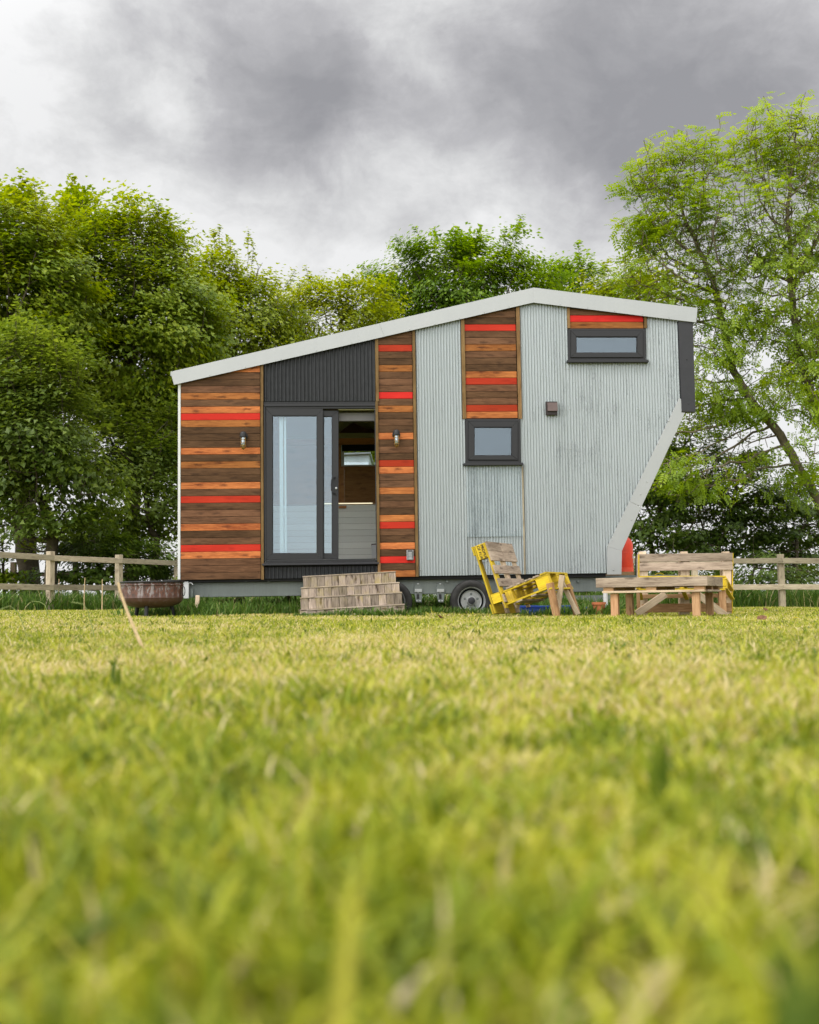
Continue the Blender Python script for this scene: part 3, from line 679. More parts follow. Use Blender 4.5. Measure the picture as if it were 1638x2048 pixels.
# chassis
vC = .10
ch = MB(); za, zc = Wz(500, 1192, vC), Wz(500, 1164.5, vC)
u0, u1 = Wu(377, 1178, vC), Wu(1240, 1178, vC)
ch.box((u0, vC, za), (u1, vC+.004, zc), 'chassis'); ch.box((u0, vC-.0, zc), (u1, vC+.05, zc+.004), 'chassis'); ch.box((u0, vC, za-.004), (u1, vC+.05, za), 'chassis')
ch.box((u0, 2.1, za), (u1, 2.105, zc), 'chassis')
for k in range(8):
    uu = u0+(u1-u0)*(k+.5)/8; ch.box((uu-.025, vC+.006, za+.03), (uu+.025, 2.098, zc-.004), 'chassis')
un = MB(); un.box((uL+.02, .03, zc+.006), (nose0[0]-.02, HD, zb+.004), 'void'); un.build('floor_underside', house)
bt = ch
for px in (472, 491, 537, 894, 1045, 1157):
    u, z = W(px, 1162.5, .05); bt.box((u-.012, .05, z-.015), (u+.012, .10, z+.01), 'chassis')
ch.build('chassis', house, bevel=.001)
wp = MB(); a = W(1000, 1192, .11)
pts = [W(905, 1192, .11), W(1228, 1190, .11), W(1228, 1196, .11), W(1190, 1200, .11), W(1130, 1193.5, .11)]
wp.prism([W(1080, 1192, .11), W(1238, 1190, .11), W(1236, 1203, .11), W(1195, 1205, .11), W(1150, 1199, .11)], .12, 1.9, 'chassis'); wp.build('drawbar_box', house)
def bracket(px):
    mb = MB(); q = [(px-5, 1166), (px+1, 1166), (px+9, 1177), (px+7.5, 1187), (px+6, 1205), (px-5, 1205), (px-8.5, 1187), (px-9.5, 1177)]
    mb.prism([W(x, y, .09) for x, y in q], .075, .0985, 'chassis'); b0 = mb.build('axle_bracket', house, bevel=.004)
    mb = MB(); q = [(px-7, 1178), (px+6.5, 1178), (px+7, 1184), (px-8, 1184)]; mb.prism([W(x, y, .07) for x, y in q], .06, .0748, 'rim'); mb.build('bracket_cap', b0, bevel=.002); mb = MB()
    u, z = W(px-1, 1193, .07); mb.box((u-.016, .07, z-.03), (u+.016, .0749, z+.03), 'black')
    for dx, dy in ((-1, 1168), (-1, 1184), (-3, 1202), (3, 1202)):
        u, z = W(px+dx, dy, .07); mb.lathe([(.012, 0), (.012, .012), (0, .014)], 'rim', (u, .075, z), (0, -1, 0), 6)
    mb.build('bracket_plate', b0, bevel=.002)
bracket(837); bracket(881.5)
def wheel(px, py):
    u, z = W(px, py, -.02); R = .262; v = .02
    mb = MB()
    prof = [(.165, .0), (.20, -.018), (.235, -.016), (.252, -.004), (.262, .02), (.262, .15), (.252, .175), (.235, .187), (.20, .187), (.165, .17)]
    mb.lathe([(r, -h-v+.02) for r, h in prof][::-1], 'rubber', (u, 0, z), (0, -1, 0), 48, cap=False)
    w = mb.build('wheel', house, smooth=True)
    mb = MB(); prof = [(0, .0), (.050, .0), (.056, .012), (.060, .05), (.064, .062), (.104, .070), (.114, .062), (.120, .042), (.130, .038), (.135, .045)]
    mb.lathe([(r, -h) for r, h in prof], 'rim', (u, 0, z), (0, -1, 0), 40)
    mb.lathe([(r, -h) for r, h in ((.135, .046), (.140, .085), (.151, .090), (.155, .045))], 'black', (u, 0, z), (0, -1, 0), 40, cap=False)  # groove blackened in colour to stand in for its shade and grime
    mb.lathe([(r, -h) for r, h in ((.155, .044), (.160, .012), (.167, -.002), (.173, -.004), (.175, .010), (.166, .03))], 'rim', (u, 0, z), (0, -1, 0), 40, cap=False)
    rm = mb.build('rim', w, smooth=True)
    mb = MB()
    mb.lathe([(.048, -.015), (.044, .006), (.03, .012), (0, .013)], 'anth2', (u, 0, z), (0, -1, 0), 20)
    for k in range(5):
        th = k*2*math.pi/5+.3; mb.lathe([(.017, -.07), (.016, -.045), (.010, -.040), (0, -.040)], 'chassis', (u+math.cos(th)*.083, 0, z+math.sin(th)*.083), (0, -1, 0), 6)
    mb.build('hub', rm, smooth=True)
wheel(943.5, 1201.5); wheel(783, 1203.5)
jl = MB(); wbox(jl, 366, 376.5, 1162.5, 1197, .03, .09, 'white'); wbox(jl, 379, 385, 1178, 1196, .06, .10, 'chassis'); jl.build('corner_post', house, bevel=.004)
hk = MB(); hk.tube([(W(376.5, 1168)[0], .04, W(376, 1167)[1]), (W(379, 1165)[0], .03, W(379, 1165.3)[1]), (W(383, 1166)[0], .03, W(383, 1166.5)[1]), (W(385, 1169)[0], .03, W(385, 1169.5)[1])], .006, 'white', 6); hk.build('hook', house, smooth=True)
# drawbar, board for the cylinder and jockey post
db = MB()
v = .95; zt_ = Wz(1250, 1152, v)
db.box((nose0[0]-.1, .55, zt_-.09), (nose0[0]+1.15, .62, zt_), 'chassis'); db.box((nose0[0]-.1, 1.5, zt_-.09), (nose0[0]+1.15, 1.57, zt_), 'chassis'); db.box((nose0[0]+1.08, .621, zt_-.088), (nose0[0]+1.15, 1.499, zt_-.002), 'chassis')
db.build('drawbar', house, bevel=.004)
bd = MB(); bd.box((nose0[0]+.003, .6, zt_+.002), (nose0[0]+.50, 1.3, zt_+.05), 'leg_wood'); bd.build('cylinder_board', house, bevel=.003)
jk = MB(); u, z = W(1274, 1150, .58); jk.tube([(u, .58, z-.05), (u, .58, Wz(1274, 1118, .58))], .024, 'chassis', 14); jk.tube([(u, .58, Wz(1274, 1119, .58)), (u, .58, Wz(1274, 1104, .58))], .015, 'black', 12); jk.build('jockey_post', house, smooth=True)
ca = MB(); u, z = W(1316, 1156, .7); ca.tube([(u+.075*math.cos(t), .62+.01*math.sin(t), z+.062*math.sin(t)) for t in np.linspace(0, 2*math.pi, 25)], .007, 'yellow', 8); ca.build('breakaway_cable', house, smooth=True)

# ------------------------------------------------------------------ gas cylinder
vg = .95
ug = Wu(1242.6, 1110, vg); zg0, zg1 = zt_+.052, Wz(1246, 1072, vg); Hc = zg1-zg0; rc = .158
gc = thing('gas_cylinder', 'orange red gas cylinder standing behind the overhang flashing of the tiny house', 'gas cylinder', (Nv*D0+Uv*ug+Nv*vg+Vector((0, 0, zg0))), YAW)
mb = MB(); mb.lathe([(.12, .05), (rc-.004, .06), (rc, .08), (rc, Hc*.50), (rc+.002, Hc*.505), (rc+.002, Hc*.52), (rc, Hc*.525), (rc, Hc*.74), (rc*.95, Hc*.83), (rc*.78, Hc*.92), (rc*.5, Hc*.985), (rc*.2, Hc), (0, Hc)], 'gas', n=40); mb.build('tank', gc, smooth=True)
mb = MB(); mb.lathe([(rc-.012, 0), (rc+.001, 0), (rc+.001, .062), (rc-.012, .062)], 'gas_low', n=40); mb.build('foot_ring', gc, smooth=True)
mb = MB(); mb.lathe([(.03, Hc-.002), (.03, Hc+.03), (.018, Hc+.035), (.018, Hc+.07), (0, Hc+.07)], 'brass', n=14); mb.build('valve', gc, smooth=True)
for ch_, zz, ang in (('C', Hc*.42, 28), ('a', Hc*.30, 36)):
    cu = bpy.data.curves.new('lettering', 'FONT'); cu.body = ch_; cu.size = .085; cu.extrude = .0008; cu.align_x = 'CENTER'; cu.align_y = 'CENTER'
    tmp = bpy.data.objects.new('tmp', cu); COL.objects.link(tmp); bpy.context.view_layer.update()
    me = bpy.data.meshes.new_from_object(tmp.evaluated_get(bpy.context.evaluated_depsgraph_get())); bpy.data.objects.remove(tmp); me.materials.clear(); me.materials.append(M['white'])
    o = bpy.data.objects.new('lettering', me); COL.objects.link(o); o.parent = gc
    a = rad(ang-90+30); o.location = ((rc+.002)*math.cos(a), (rc+.002)*math.sin(a), zz); o.rotation_euler = (rad(90), 0, a+rad(90))

# ------------------------------------------------------------------ steps
ys = 12.72; s0 = P(600, 1232, ys); s1 = P(810, 1226, ys); wS = (s1-s0).length
st = thing('wooden_steps', 'weathered mossy wooden steps of upright boards below the open sliding door', 'steps', (s0.x, ys, GZ(s0.x, ys)))
tilt = rad(2.3); st.rotation_euler = (0, -tilt, rad(1.5))
hts = [(.0, .090), (.088, .232), (.228, .352), (.350, .492)]
xs = [(0, wS), (-.004, wS-.02), (-.006, wS-.04), (.008, wS-.075)]
for k, ((za, zc_), (xa, xb)) in enumerate(zip(hts, xs)):
    mb = MB(); y0 = k*.215; nbd = 13; w = (xb-xa)/nbd
    for i in range(nbd):
        mb.box((xa+i*w+.0015, y0, za+random.uniform(-.002, .002)), (xa+(i+1)*w-.0015, y0+.02, zc_-.0185-random.uniform(0, .003)), 'step_wood', random.random()*1.1)
    mb.box((xa-.005, y0-.006, zc_-.018), (xb+.005, y0+.12, zc_-.006), 'step_wood', .55); mb.box((xa-.005, y0+.123, zc_-.018), (xb+.005, y0+.25, zc_-.001), 'step_wood', .7)
    mb.box((xa, y0+.022, za-.02 if k == 0 else 0), (xa+.03, y0+.24, zc_-.020), 'step_wood', .6); mb.box((xb-.03, y0+.022, za-.02 if k == 0 else 0), (xb, y0+.24, zc_-.020), 'step_wood', .6)
    mb.build('step', st, bevel=.003)

# ------------------------------------------------------------------ fire pit
yf = 13.0; fc = P(304, 1235, yf); gzf = GZ(fc.x, yf)
fp = thing('fire_pit', 'rusty round steel fire bowl on three short legs beside the tiny house corner', 'fire pit', (fc.x, yf, gzf-.015))
Rf = 61.5/FPX*yf; k = yf/FPX
zt2 = P(304, 1164.5, yf).z-gzf+.015; zbm = P(304, 1216, yf).z-gzf+.015
mb = MB(); hN = zt2-zbm
prof = [(0, zbm)]+[(Rf*math.sin(t)**.75*.985, zbm+hN*.36*(1-math.cos(t))) for t in np.linspace(.25, math.pi/2, 9)]+[(Rf*.992, zbm+hN*.375), (Rf*.999, zbm+hN*.39), (Rf*.99, zbm+hN*.42), (Rf*.985, zt2-.05), (Rf*.985, zt2)]
inn = [(r*.975, h+.006) for r, h in prof[::-1]]; inn[-1] = (0, zbm+.012)
mb.lathe(prof+inn, 'rust', n=56); mb.build('bowl', fp, smooth=True)
mb = MB()
mb.tube([(Rf*1.0*math.cos(t), Rf*1.0*math.sin(t), zt2) for t in np.linspace(0, 2*math.pi, 57)], .010, 'black', 8, cap=False)
mb.tube([(Rf*1.0*math.cos(t), Rf*1.0*math.sin(t), zt2-.035) for t in np.linspace(0, 2*math.pi, 57)], .006, 'rust', 8, cap=False); mb.build('rim_band', fp, smooth=True)
mb = MB(); mb.box((Rf*.45, -.12, zt2+.012), (Rf*1.0, .10, zt2+.022), 'black'); mb.build('grill_plate', fp, bevel=.004)
for a in (-92, 24, 150):
    mb = MB(); c, s_ = math.cos(rad(a)), math.sin(rad(a)); r0 = Rf*.62
    mb.tube([(c*r0, s_*r0, zbm+hN*.10), (c*r0*1.10, s_*r0*1.10, .06), (c*r0*1.14, s_*r0*1.14, -.02)], [.026, .023, .024], 'black', 12); mb.build('leg', fp, smooth=True)
mb = MB(); mb.tube([(Rf*1.0+.012+.018*math.sin(t), -.03, zt2-.11+.055*math.cos(t)) for t in np.linspace(0, 2*math.pi, 21)], .005, 'black', 6, cap=False); mb.tube([(Rf*.98, -.03, zt2-.055), (Rf*1.03, -.03, zt2-.055)], .012, 'rust', 8); mb.build('ring_handle', fp, smooth=True)

# ------------------------------------------------------------------ pallet chair
yc = 12.25; A = P(992, 1228, yc); ga = GZ(A.x, yc)
chair = thing('pallet_chair', 'low reclining chair made of yellow edged pallets beside the trailer wheel', 'chair', (A.x, yc, ga))
f3 = Vector((.89, -.46, 0)); s3 = Vector((.46, .89, 0)); z3 = Vector((0, 0, 1)); SC = FPX/yc
def C3(f, s, z): return f3*f+s3*s+z3*z
def nearpt(px, py):        # a pixel on the near side plane of the chair -> (f,z)
    d = ray(px, py); n = s3; t = (A-Vector((0, 0, CAMZ))).dot(n)/d.dot(n); X = Vector((0, 0, CAMZ))+d*t; r = X-Vector((A.x, yc, ga)); return r.dot(f3), r.z
WCH = .74
def stick(mb, p, q, s0, s1, t, mat, tint=None):     # board in the side plane from p to q (f,z), spanning s0..s1, thickness t
    a, b = C3(p[0], (s0+s1)/2, p[1]), C3(q[0], (s0+s1)/2, q[1]); mb.beam(a, b, s3, abs(s1-s0), t, mat, tint)
bt_, bb_ = nearpt(968.5, 1085), nearpt(1011, 1216); rt_, rb_ = nearpt(947.5, 1093), nearpt(990, 1227)
def lp(a, b, t): return (a[0]+(b[0]-a[0])*t, a[1]+(b[1]-a[1])*t)
back = MB()
for s0_, mat, tn in ((0, 'yellow', .6), (WCH/2-.045, 'pale_wood', .5), (WCH-.09, 'pale_wood', .4)):
    stick(back, bt_, bb_, s0_, s0_+.09, .022, mat, tn); stick(back, rt_, rb_, s0_, s0_+.09, .022, mat, tn*.6)
    for ta, tb in ((.0, .215), (.74, .88)):
        m0, m1 = lp(lp(bt_, rt_, .5), lp(bb_, rb_, .5), ta), lp(lp(bt_, rt_, .5), lp(bb_, rb_, .5), tb)
        wd = (Vector(bt_)-Vector(rt_)).length-.026
        stick(back, m0, m1, s0_+.002, s0_+.088, wd, 'yellow' if s0_ == 0 else 'leg_wood', .75)
backo = back.build('back_frame', chair, bevel=.002)
nrm = Vector((bt_[0]-rt_[0], bt_[1]-rt_[1])).normalized()*.021
sl_ = MB()
for ta, tb in ((-.005, .14), (.143, .288), (.355, .485), (.560, .68), (.80, .92)):
    p, q = lp(bt_, bb_, ta), lp(bt_, bb_, tb); p = (p[0]+nrm[0], p[1]+nrm[1]); q = (q[0]+nrm[0], q[1]+nrm[1])
    stick(sl_, p, q, -.012, WCH/2-.006, .019, 'grey_wood', random.uniform(.3, .7)); stick(sl_, p, q, WCH/2-.003, WCH+.012, .019, 'grey_wood', random.uniform(.3, .7))
sl_.build('back_slats', chair, bevel=.002)
bs = MB()
for ta, tb in ((.0, .13), (.86, 1.0)):
    bs = MB(); p, q = lp(rt_, rb_, ta), lp(rt_, rb_, tb); p = (p[0]-nrm[0], p[1]-nrm[1]); q = (q[0]-nrm[0], q[1]-nrm[1]); stick(bs, p, q, -.01, WCH+.01, .018, 'yellow', .3); bs.build('rear_slat', chair, bevel=.002)
seat = MB()
ut, uf = nearpt(1003, 1184), nearpt(1091.5, 1148); lt, lf_ = nearpt(1008, 1209.5), nearpt(1101, 1172.5)
for s0_, mat in ((.03, 'yellow'), (WCH/2-.045, 'yellow'), (WCH-.12, 'yellow')):
    stick(seat, ut, uf, s0_, s0_+.09, .020, mat, .6); stick(seat, lt, lf_, s0_, s0_+.09, .020, mat, .5)
    for ta, tb in ((.73, .995), (.05, .2)):
        m0, m1 = lp(lp(ut, lt, .5), lp(uf, lf_, .5), ta), lp(lp(ut, lt, .5), lp(uf, lf_, .5), tb)
        wd = (Vector(uf)-Vector(lf_)).length-.024
        stick(seat, m0, m1, s0_+.002, s0_+.088, wd, 'yellow', .85)
seat.build('seat_frame', chair, bevel=.002)
ns = Vector((uf[0]-lf_[0], uf[1]-lf_[1])).normalized()*.020
ss = MB()
for ta, tb in ((.10, .26), (.33, .46), (.52, .64), (.70, .82), (.86, 1.0)):
    p, q = lp(ut, uf, ta), lp(ut, uf, tb); p = (p[0]+ns[0], p[1]+ns[1]); q = (q[0]+ns[0], q[1]+ns[1]); stick(ss, p, q, .02, WCH-.02, .018, 'yellow' if ta > .8 else 'grey_wood', .5)
for ta, tb in ((.22, .36), (.55, .66), (.93, 1.0)):
    p, q = lp(lt, lf_, ta), lp(lt, lf_, tb); p = (p[0]-ns[0], p[1]-ns[1]); q = (q[0]-ns[0], q[1]-ns[1]); stick(ss, p, q, .02, WCH-.02, .018, 'grey_wood' if ta < .9 else 'yellow', .45)
ss.build('seat_slats', chair, bevel=.002)
def cleg(p, q, w, t, s, mat, ns_=0.0):
    mb = MB(); a, b = nearpt(*p), nearpt(*q); mb.beam(C3(a[0], s, a[1]), C3(b[0], s+ns_, b[1]-.01), f3, w, t, mat); mb.build('leg', chair, bevel=.003)
cleg((1096, 1166), (1110, 1232), .075, .05, .05, 'leg_wood')
cleg((1108, 1150), (1098, 1228), .06, .035, .26, 'pale_wood', -.02)
cleg((1095, 1168), (1115, 1229), .07, .05, WCH-.10, 'leg_wood')
cleg((1088, 1165), (1121, 1230), .05, .03, WCH-.16, 'pale_wood')
# stencilled marks on the near top block (illegible lettering rows reading downwards)
def chair_text(body, t0, off):
    cu = bpy.data.curves.new('stencil', 'FONT'); cu.body = body; cu.size = .046; cu.extrude = .0006; cu.align_x = 'LEFT'; cu.align_y = 'CENTER'
    tmp = bpy.data.objects.new('tmp', cu); COL.objects.link(tmp); bpy.context.view_layer.update()
    me = bpy.data.meshes.new_from_object(tmp.evaluated_get(bpy.context.evaluated_depsgraph_get())); bpy.data.objects.remove(tmp); me.materials.clear(); me.materials.append(M['black'])
    o = bpy.data.objects.new('stencil_lettering', me); COL.objects.link(o); o.parent = backo
    dn = Vector((bb_[0]-bt_[0], bb_[1]-bt_[1])).normalized(); xa = C3(dn[0], 0, dn[1]); nz = -s3; ya = nz.cross(xa)
    c = lp(lp(bt_, rt_, off), lp(bb_, rb_, off), t0); pos = C3(c[0], -.0015, c[1])
    o.matrix_local = Matrix(((xa.x, ya.x, nz.x, pos.x), (xa.y, ya.y, nz.y, pos.y), (xa.z, ya.z, nz.z, pos.z), (0, 0, 0, 1)))
chair_text('PROPERTY', .012, .30); chair_text('OF FORCE', .012, .64)

# ------------------------------------------------------------------ pallet table
C0 = P(1414.8, 1171, 10.5); gt = GZ(C0.x, 10.6)
tab = thing('pallet_table', 'low grey pallet table on square timber legs in front of the slatted bench', 'table', (C0.x, 10.5, gt))
av = Vector((-.916, .40, 0)); bv = Vector((.40, .916, 0)); LA, LB = 1.08, 1.05
zt3 = P(1414.8, 1151.8, 10.5).z-gt; zt4 = P(1414.8, 1171.3, 10.5).z-gt; zl1, zl0 = P(1414.8, 1178.3, 10.5).z-gt, P(1414.8, 1183.5, 10.5).z-gt
def T(a, b, z): return av*a+bv*b+z3*z
top = MB()
top.beam(T(-.0, .011, (zt3+zt4)/2), T(LA, .011, (zt3+zt4)/2), z3, zt3-zt4, .022, 'grey_wood', .55)
top.beam(T(.011, .0225, (zt3+zt4)/2), T(.011, LB, (zt3+zt4)/2), z3, zt3-zt4, .022, 'grey_wood', .5)
top.beam(T(LA-.011, .0225, (zt3+zt4)/2), T(LA-.011, LB, (zt3+zt4)/2), z3, zt3-zt4, .022, 'grey_wood', .4)
top.beam(T(.0225, LB-.011, (zt3+zt4)/2), T(LA-.0225, LB-.011, (zt3+zt4)/2), z3, zt3-zt4, .022, 'grey_wood', .4)
for k in range(9):
    b0 = .024+k*.112; top.beam(T(.0235, b0+.054, zt3-.013), T(LA-.0235, b0+.054, zt3-.013), bv, .106, .020, 'grey_wood')
top.build('tabletop', tab, bevel=.003)
lo = MB()
lo.beam(T(.03, .05, (zl0+zl1)/2), T(LA-.06, .05, (zl0+zl1)/2), bv, .10, zl1-zl0-.004, 'pale_wood', .5)
lo.beam(T(.06, .102, (zl0+zl1)/2), T(.06, LB-.05, (zl0+zl1)/2), av, .10, zl1-zl0-.006, 'grey_wood', .5); lo.beam(T(LA-.1, .102, (zl0+zl1)/2), T(LA-.1, LB-.05, (zl0+zl1)/2), av, .10, zl1-zl0-.006, 'grey_wood', .5)
lo.beam(T(.03, LB-.05+.052, (zl0+zl1)/2), T(LA-.06, LB-.05+.052, (zl0+zl1)/2), bv, .09, zl1-zl0-.004, 'grey_wood', .5)
for a in (.08, LA/2, LA-.12):
    for b in (.06, LB/2, LB-.07): lo.obox(T(a, b, (zl1+zt4)/2), [av*.05, bv*.045, z3*((zt4-zl1)/2+.008)], 'leg_wood', .2)
lo.build('lower_frame', tab, bevel=.002)
for a, b in ((.12, .07), (LA-.17, .07), (.13, LB-.08), (LA-.12, LB-.08)):
    mb = MB(); mb.obox(T(a, b, zl0/2-.01), [av*.036, bv*.036, z3*(zl0/2+.008)], 'leg_wood', random.uniform(.2, .8)); mb.build('leg', tab, bevel=.003)

# ------------------------------------------------------------------ slatted bench behind the table
yb_, yfr = 12.85, 12.06
B0 = P(1279, 1230, yb_); gb = GZ(3.1, yb_)
ben = thing('pallet_bench', 'yellow edged pallet bench with plank back standing behind the low pallet table', 'bench', (B0.x, yb_, gb))
def bp(px, py, y): q = P(px, py, y); return Vector((q.x-B0.x, q.y-yb_, q.z-gb))
for y0, y1 in ((1107, 1122.6), (1124.4, 1140.8)):
    bb = MB()
    a, c = bp(1279, (y0+y1)/2+1.2, yb_), bp(1465, (y0+y1)/2-1.2, yb_); bb.beam(a, c, z3, (y1-y0)/FPX*yb_, .02, 'grey_wood', .75 if y0 > 1110 else .35); bb.build('back_plank', ben, bevel=.003)
pz = MB()
for x0, x1, mat in ((1278.5, 1296.5, 'pale_wood'), (1362, 1380, 'pale_wood'), (1446.5, 1463.5, 'pale_wood')):
    a, c = bp((x0+x1)/2, 1108, yb_), bp((x0+x1)/2, 1230, yb_); c.z = 0; a.y = c.y = .028; pz.beam(a, c, (1, 0, 0), (x1-x0)/FPX*yb_, .03, mat)
    a.y = c.y = .13; pz.beam(a, c, (1, 0, 0), (x1-x0)/FPX*yb_, .02, mat)
    for t in (.04, .5, .9): q = a.lerp(c, t); q.y = .08; pz.obox(q, [Vector((.04, 0, 0)), Vector((0, .034, 0)), Vector((0, 0, .06))], mat)
pz.build('back_post', ben, bevel=.003)
ye = MB(); a, c = bp(1466, 1106, yb_), bp(1464.5, 1231, yb_); a.y = c.y = .02; ye.beam(a, c, (1, 0, 0), .010, .045, 'yellow', .8); ye.build('yellow_edge', ben, bevel=.002); ye = MB(); a, c = bp(1278.2, 1108, yb_), bp(1278.2, 1152, yb_); a.y = c.y = .02; ye.beam(a, c, (1, 0, 0), .008, .045, 'yellow', .8)
ye.build('yellow_edge', ben, bevel=.002)
lw = MB()
for y0, y1 in ((1188, 1196), (1207, 1224)):
    a, c = bp(1284, (y0+y1)/2+1.2, yb_), bp(1463, (y0+y1)/2-1.2, yb_); lw.beam(a, c, z3, (y1-y0)/FPX*yb_, .02, 'leg_wood', .3)
lw.build('lower_plank', ben, bevel=.003)
sf = MB(); q0, q1 = bp(1276, 1153.5, yfr), bp(1449, 1153, yfr); rz0, rz1 = bp(1282, 1178, yb_-.06), bp(1464, 1177, yb_-.06)
dd = Vector((0, 0, -.12))
for k in range(6):
    t = k/5.0; a = q0.lerp(rz0, .06+t*.86); c = q1.lerp(rz1, .06+t*.86); sf.beam(a, c, q0-rz0, .09, .018, 'yellow' if k == 0 else 'grey_wood', .6)
for a, c in ((q0, rz0), (q1, rz1), ((q0+q1)/2, (rz0+rz1)/2)):
    o_ = Vector((0, 0, -.022)); sf.beam(a+o_, c+o_, (1, 0, 0), .045, .022, 'yellow', .8); sf.beam(a+dd, c+dd, (1, 0, 0), .045, .020, 'yellow', .7)
    m0 = a+(dd+o_)/2; sf.obox(m0+(c-a)*.07, [Vector((.022, 0, 0)), (c-a)*.07, Vector((0, 0, .036))], 'yellow', .8)
sf.beam(q0+dd+Vector((0, .03, -.02)), q1+dd+Vector((0, .03, -.02)), z3, .018, .09, 'yellow', .6)
sf.build('seat_frame', ben, bevel=.002)
for px in (1276, 1443.5):
    mb = MB(); a = bp(px, 1178, yfr+.03); a.z = min(a.z, q0.z-.14); c = Vector((a.x, a.y, -.01)); mb.beam(a, c, (1, 0, 0), .075 if px > 1400 else .03, .05, 'leg_wood'); mb.build('leg', ben, bevel=.003)
for p, q in (((1331, 1188), (1273, 1228)), ((1394, 1188), (1453, 1233))):
    mb = MB(); a, c = bp(*p, yfr-.02), bp(*q, yfr-.02); mb.beam(a, c, z3, .075, .03, 'pale_wood'); mb.build('brace', ben, bevel=.003)

# ------------------------------------------------------------------ fences
def fence(label, pts, postw, hpost, rails, railh, mat='fence_wood', name='wooden_fence', front=1):
    fe = thing(name, label, 'fence', (pts[0][0], pts[0][1], GZ(*pts[0]))); b0 = Vector(fe.location)
    pv = [Vector((x, y, GZ(x, y)))-b0 for x, y in pts]
    for i, p in enumerate(pv):
        mb = MB(); hh_ = hpost+random.uniform(-.01, .01); w = postw/2
        d = (pv[min(i+1, len(pv)-1)]-pv[max(i-1, 0)]); d.z = 0; d.normalize(); nrm_ = Vector((-d.y, d.x, 0))
        mb.obox(p+z3*(hh_/2-.1), [d*w, nrm_*w*.9, z3*(hh_/2+.1)], mat); mb.build('post', fe, bevel=.006)
    for i in range(len(pv)-1):
        for zr in rails:
            mb = MB(); d = (pv[i+1]-pv[i]).normalized(); nrm_ = Vector((-d.y, d.x, 0)); 
            if nrm_.y > 0: nrm_ = -nrm_
            o_ = nrm_*(postw*.45+.021)*front
            j0, j1 = random.uniform(-.008, .008), random.uniform(-.008, .008)
            mb.beam(pv[i]+o_+z3*(zr+j0)+d*.002, pv[i+1]+o_+z3*(zr+j1)-d*.002, z3, railh, .038, mat); mb.build('rail', fe, bevel=.004)
    return fe
def gp_(px, Y): return ((px-CX)/FPX*Y, Y)
pA, pB = gp_(99.5, 20.6), gp_(236.5, 22.35)
dv = (pB[0]-pA[0], pB[1]-pA[1])
fence('weathered post and rail fence running behind the fire pit', [(pA[0]-dv[0], pA[1]-dv[1]), pA, pB, (pB[0]+dv[0], pB[1]+dv[1]), (pB[0]+2*dv[0], pB[1]+2*dv[1])], .12, 1.13, (1.0, .45), .105)
yR = 22.6; pr = gp_(1559, yR)[0]
fence('weathered post and rail fence right of the slatted bench', [(pr-1.78*k, yR-.02*k) for k in (2, 1, 0, -1)], .12, 1.10, (.97, .43), .11)
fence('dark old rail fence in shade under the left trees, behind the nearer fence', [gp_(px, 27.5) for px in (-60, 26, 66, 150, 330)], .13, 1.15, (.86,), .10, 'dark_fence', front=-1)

# ------------------------------------------------------------------ small things on and under
def ground_obj(mb, name, px, py, Y, label, cat, bevel=0, smooth=False, rz=0, group=None):
    q = P(px, py, Y); o = mb.build(name, None, bevel, smooth); o.location = (q.x, Y, GZ(q.x, Y)); o.rotation_euler = (0, 0, rz); return tag(o, label, cat, group)
mb = MB(); mb.box((-.13, -.06, 0), (.13, .1, .10), 'leg_wood'); mb.box((-.13, -.06, .101), (.13, .1, .20), 'leg_wood'); ground_obj(mb, 'timber_block', 451, 1215, 14.6, 'stacked brown timber block supporting the chassis left of the steps', 'timber block', .005)
mb = MB(); mb.box((-.045, -.04, 0), (.045, .04, .20), 'black'); mb.box((-.05, -.05, .201), (.05, .05, .225), 'pale_wood'); ground_obj(mb, 'jack_stand', 480, 1215, 14.4, 'short black support stand under the chassis right of the brown block', 'support stand', .004)
mb = MB(); mb.obox((0, 0, .1), [Vector((.024, 0, 0)), Vector((0, .012, 0)), Vector((.008, 0, .155))], 'pale_wood', .9); ground_obj(mb, 'wooden_stake', 394, 1215, 13.45, 'pale leaning wooden stake in long grass under the striped panel corner', 'stake', .003)
mb = MB(); mb.obox((0, 0, .11), [Vector((.022, 0, 0)), Vector((0, .03, 0)), Vector((0, 0, .16))], 'pale_wood', .6); ground_obj(mb, 'wooden_stake', 577, 1215, 15.2, 'upright pale timber stake under the chassis close to the steps', 'stake', .003)
# blue crate
mb = MB(); cw_, cd, chh = .32, .26, .11
for lo_, hi_ in (((-cw_, -cd, 0), (cw_, cd, .012)), ((-cw_, -cd, .012), (cw_, -cd+.012, chh)), ((-cw_, cd-.012, .012), (cw_, cd, chh)), ((-cw_, -cd+.012, .012), (-cw_+.012, cd-.012, chh)), ((cw_-.012, -cd+.012, .012), (cw_, cd-.012, chh))):
    mb.box(lo_, hi_, 'blue', .5)
mb.box((-cw_-.012, -cd-.012, chh-.002), (cw_+.012, -cd+.004, chh+.02), 'blue', .5); mb.box((-cw_-.012, cd-.004, chh-.002), (cw_+.012, cd+.012, chh+.02), 'blue', .5)
for k in range(9): mb.box((-cw_+.05+k*.09, -cd-.006, .02), (-cw_+.075+k*.09, -cd, chh-.004), 'blue', .5)
ground_obj(mb, 'plastic_crate', 1090, 1222, 13.5, 'blue plastic crate in long grass behind the pallet chair', 'crate', .003)
mb = MB(); mb.lathe([(.055, 0), (.075, .14), (.085, .141), (.085, .17), (.074, .17), (.07, .14), (0, .13)], 'terra', n=28); po = ground_obj(mb, 'flower_pot', 1198, 1217, 13.2, 'small terracotta flower pot under the drawbar end left of the pallet table', 'flower pot', 0, True)
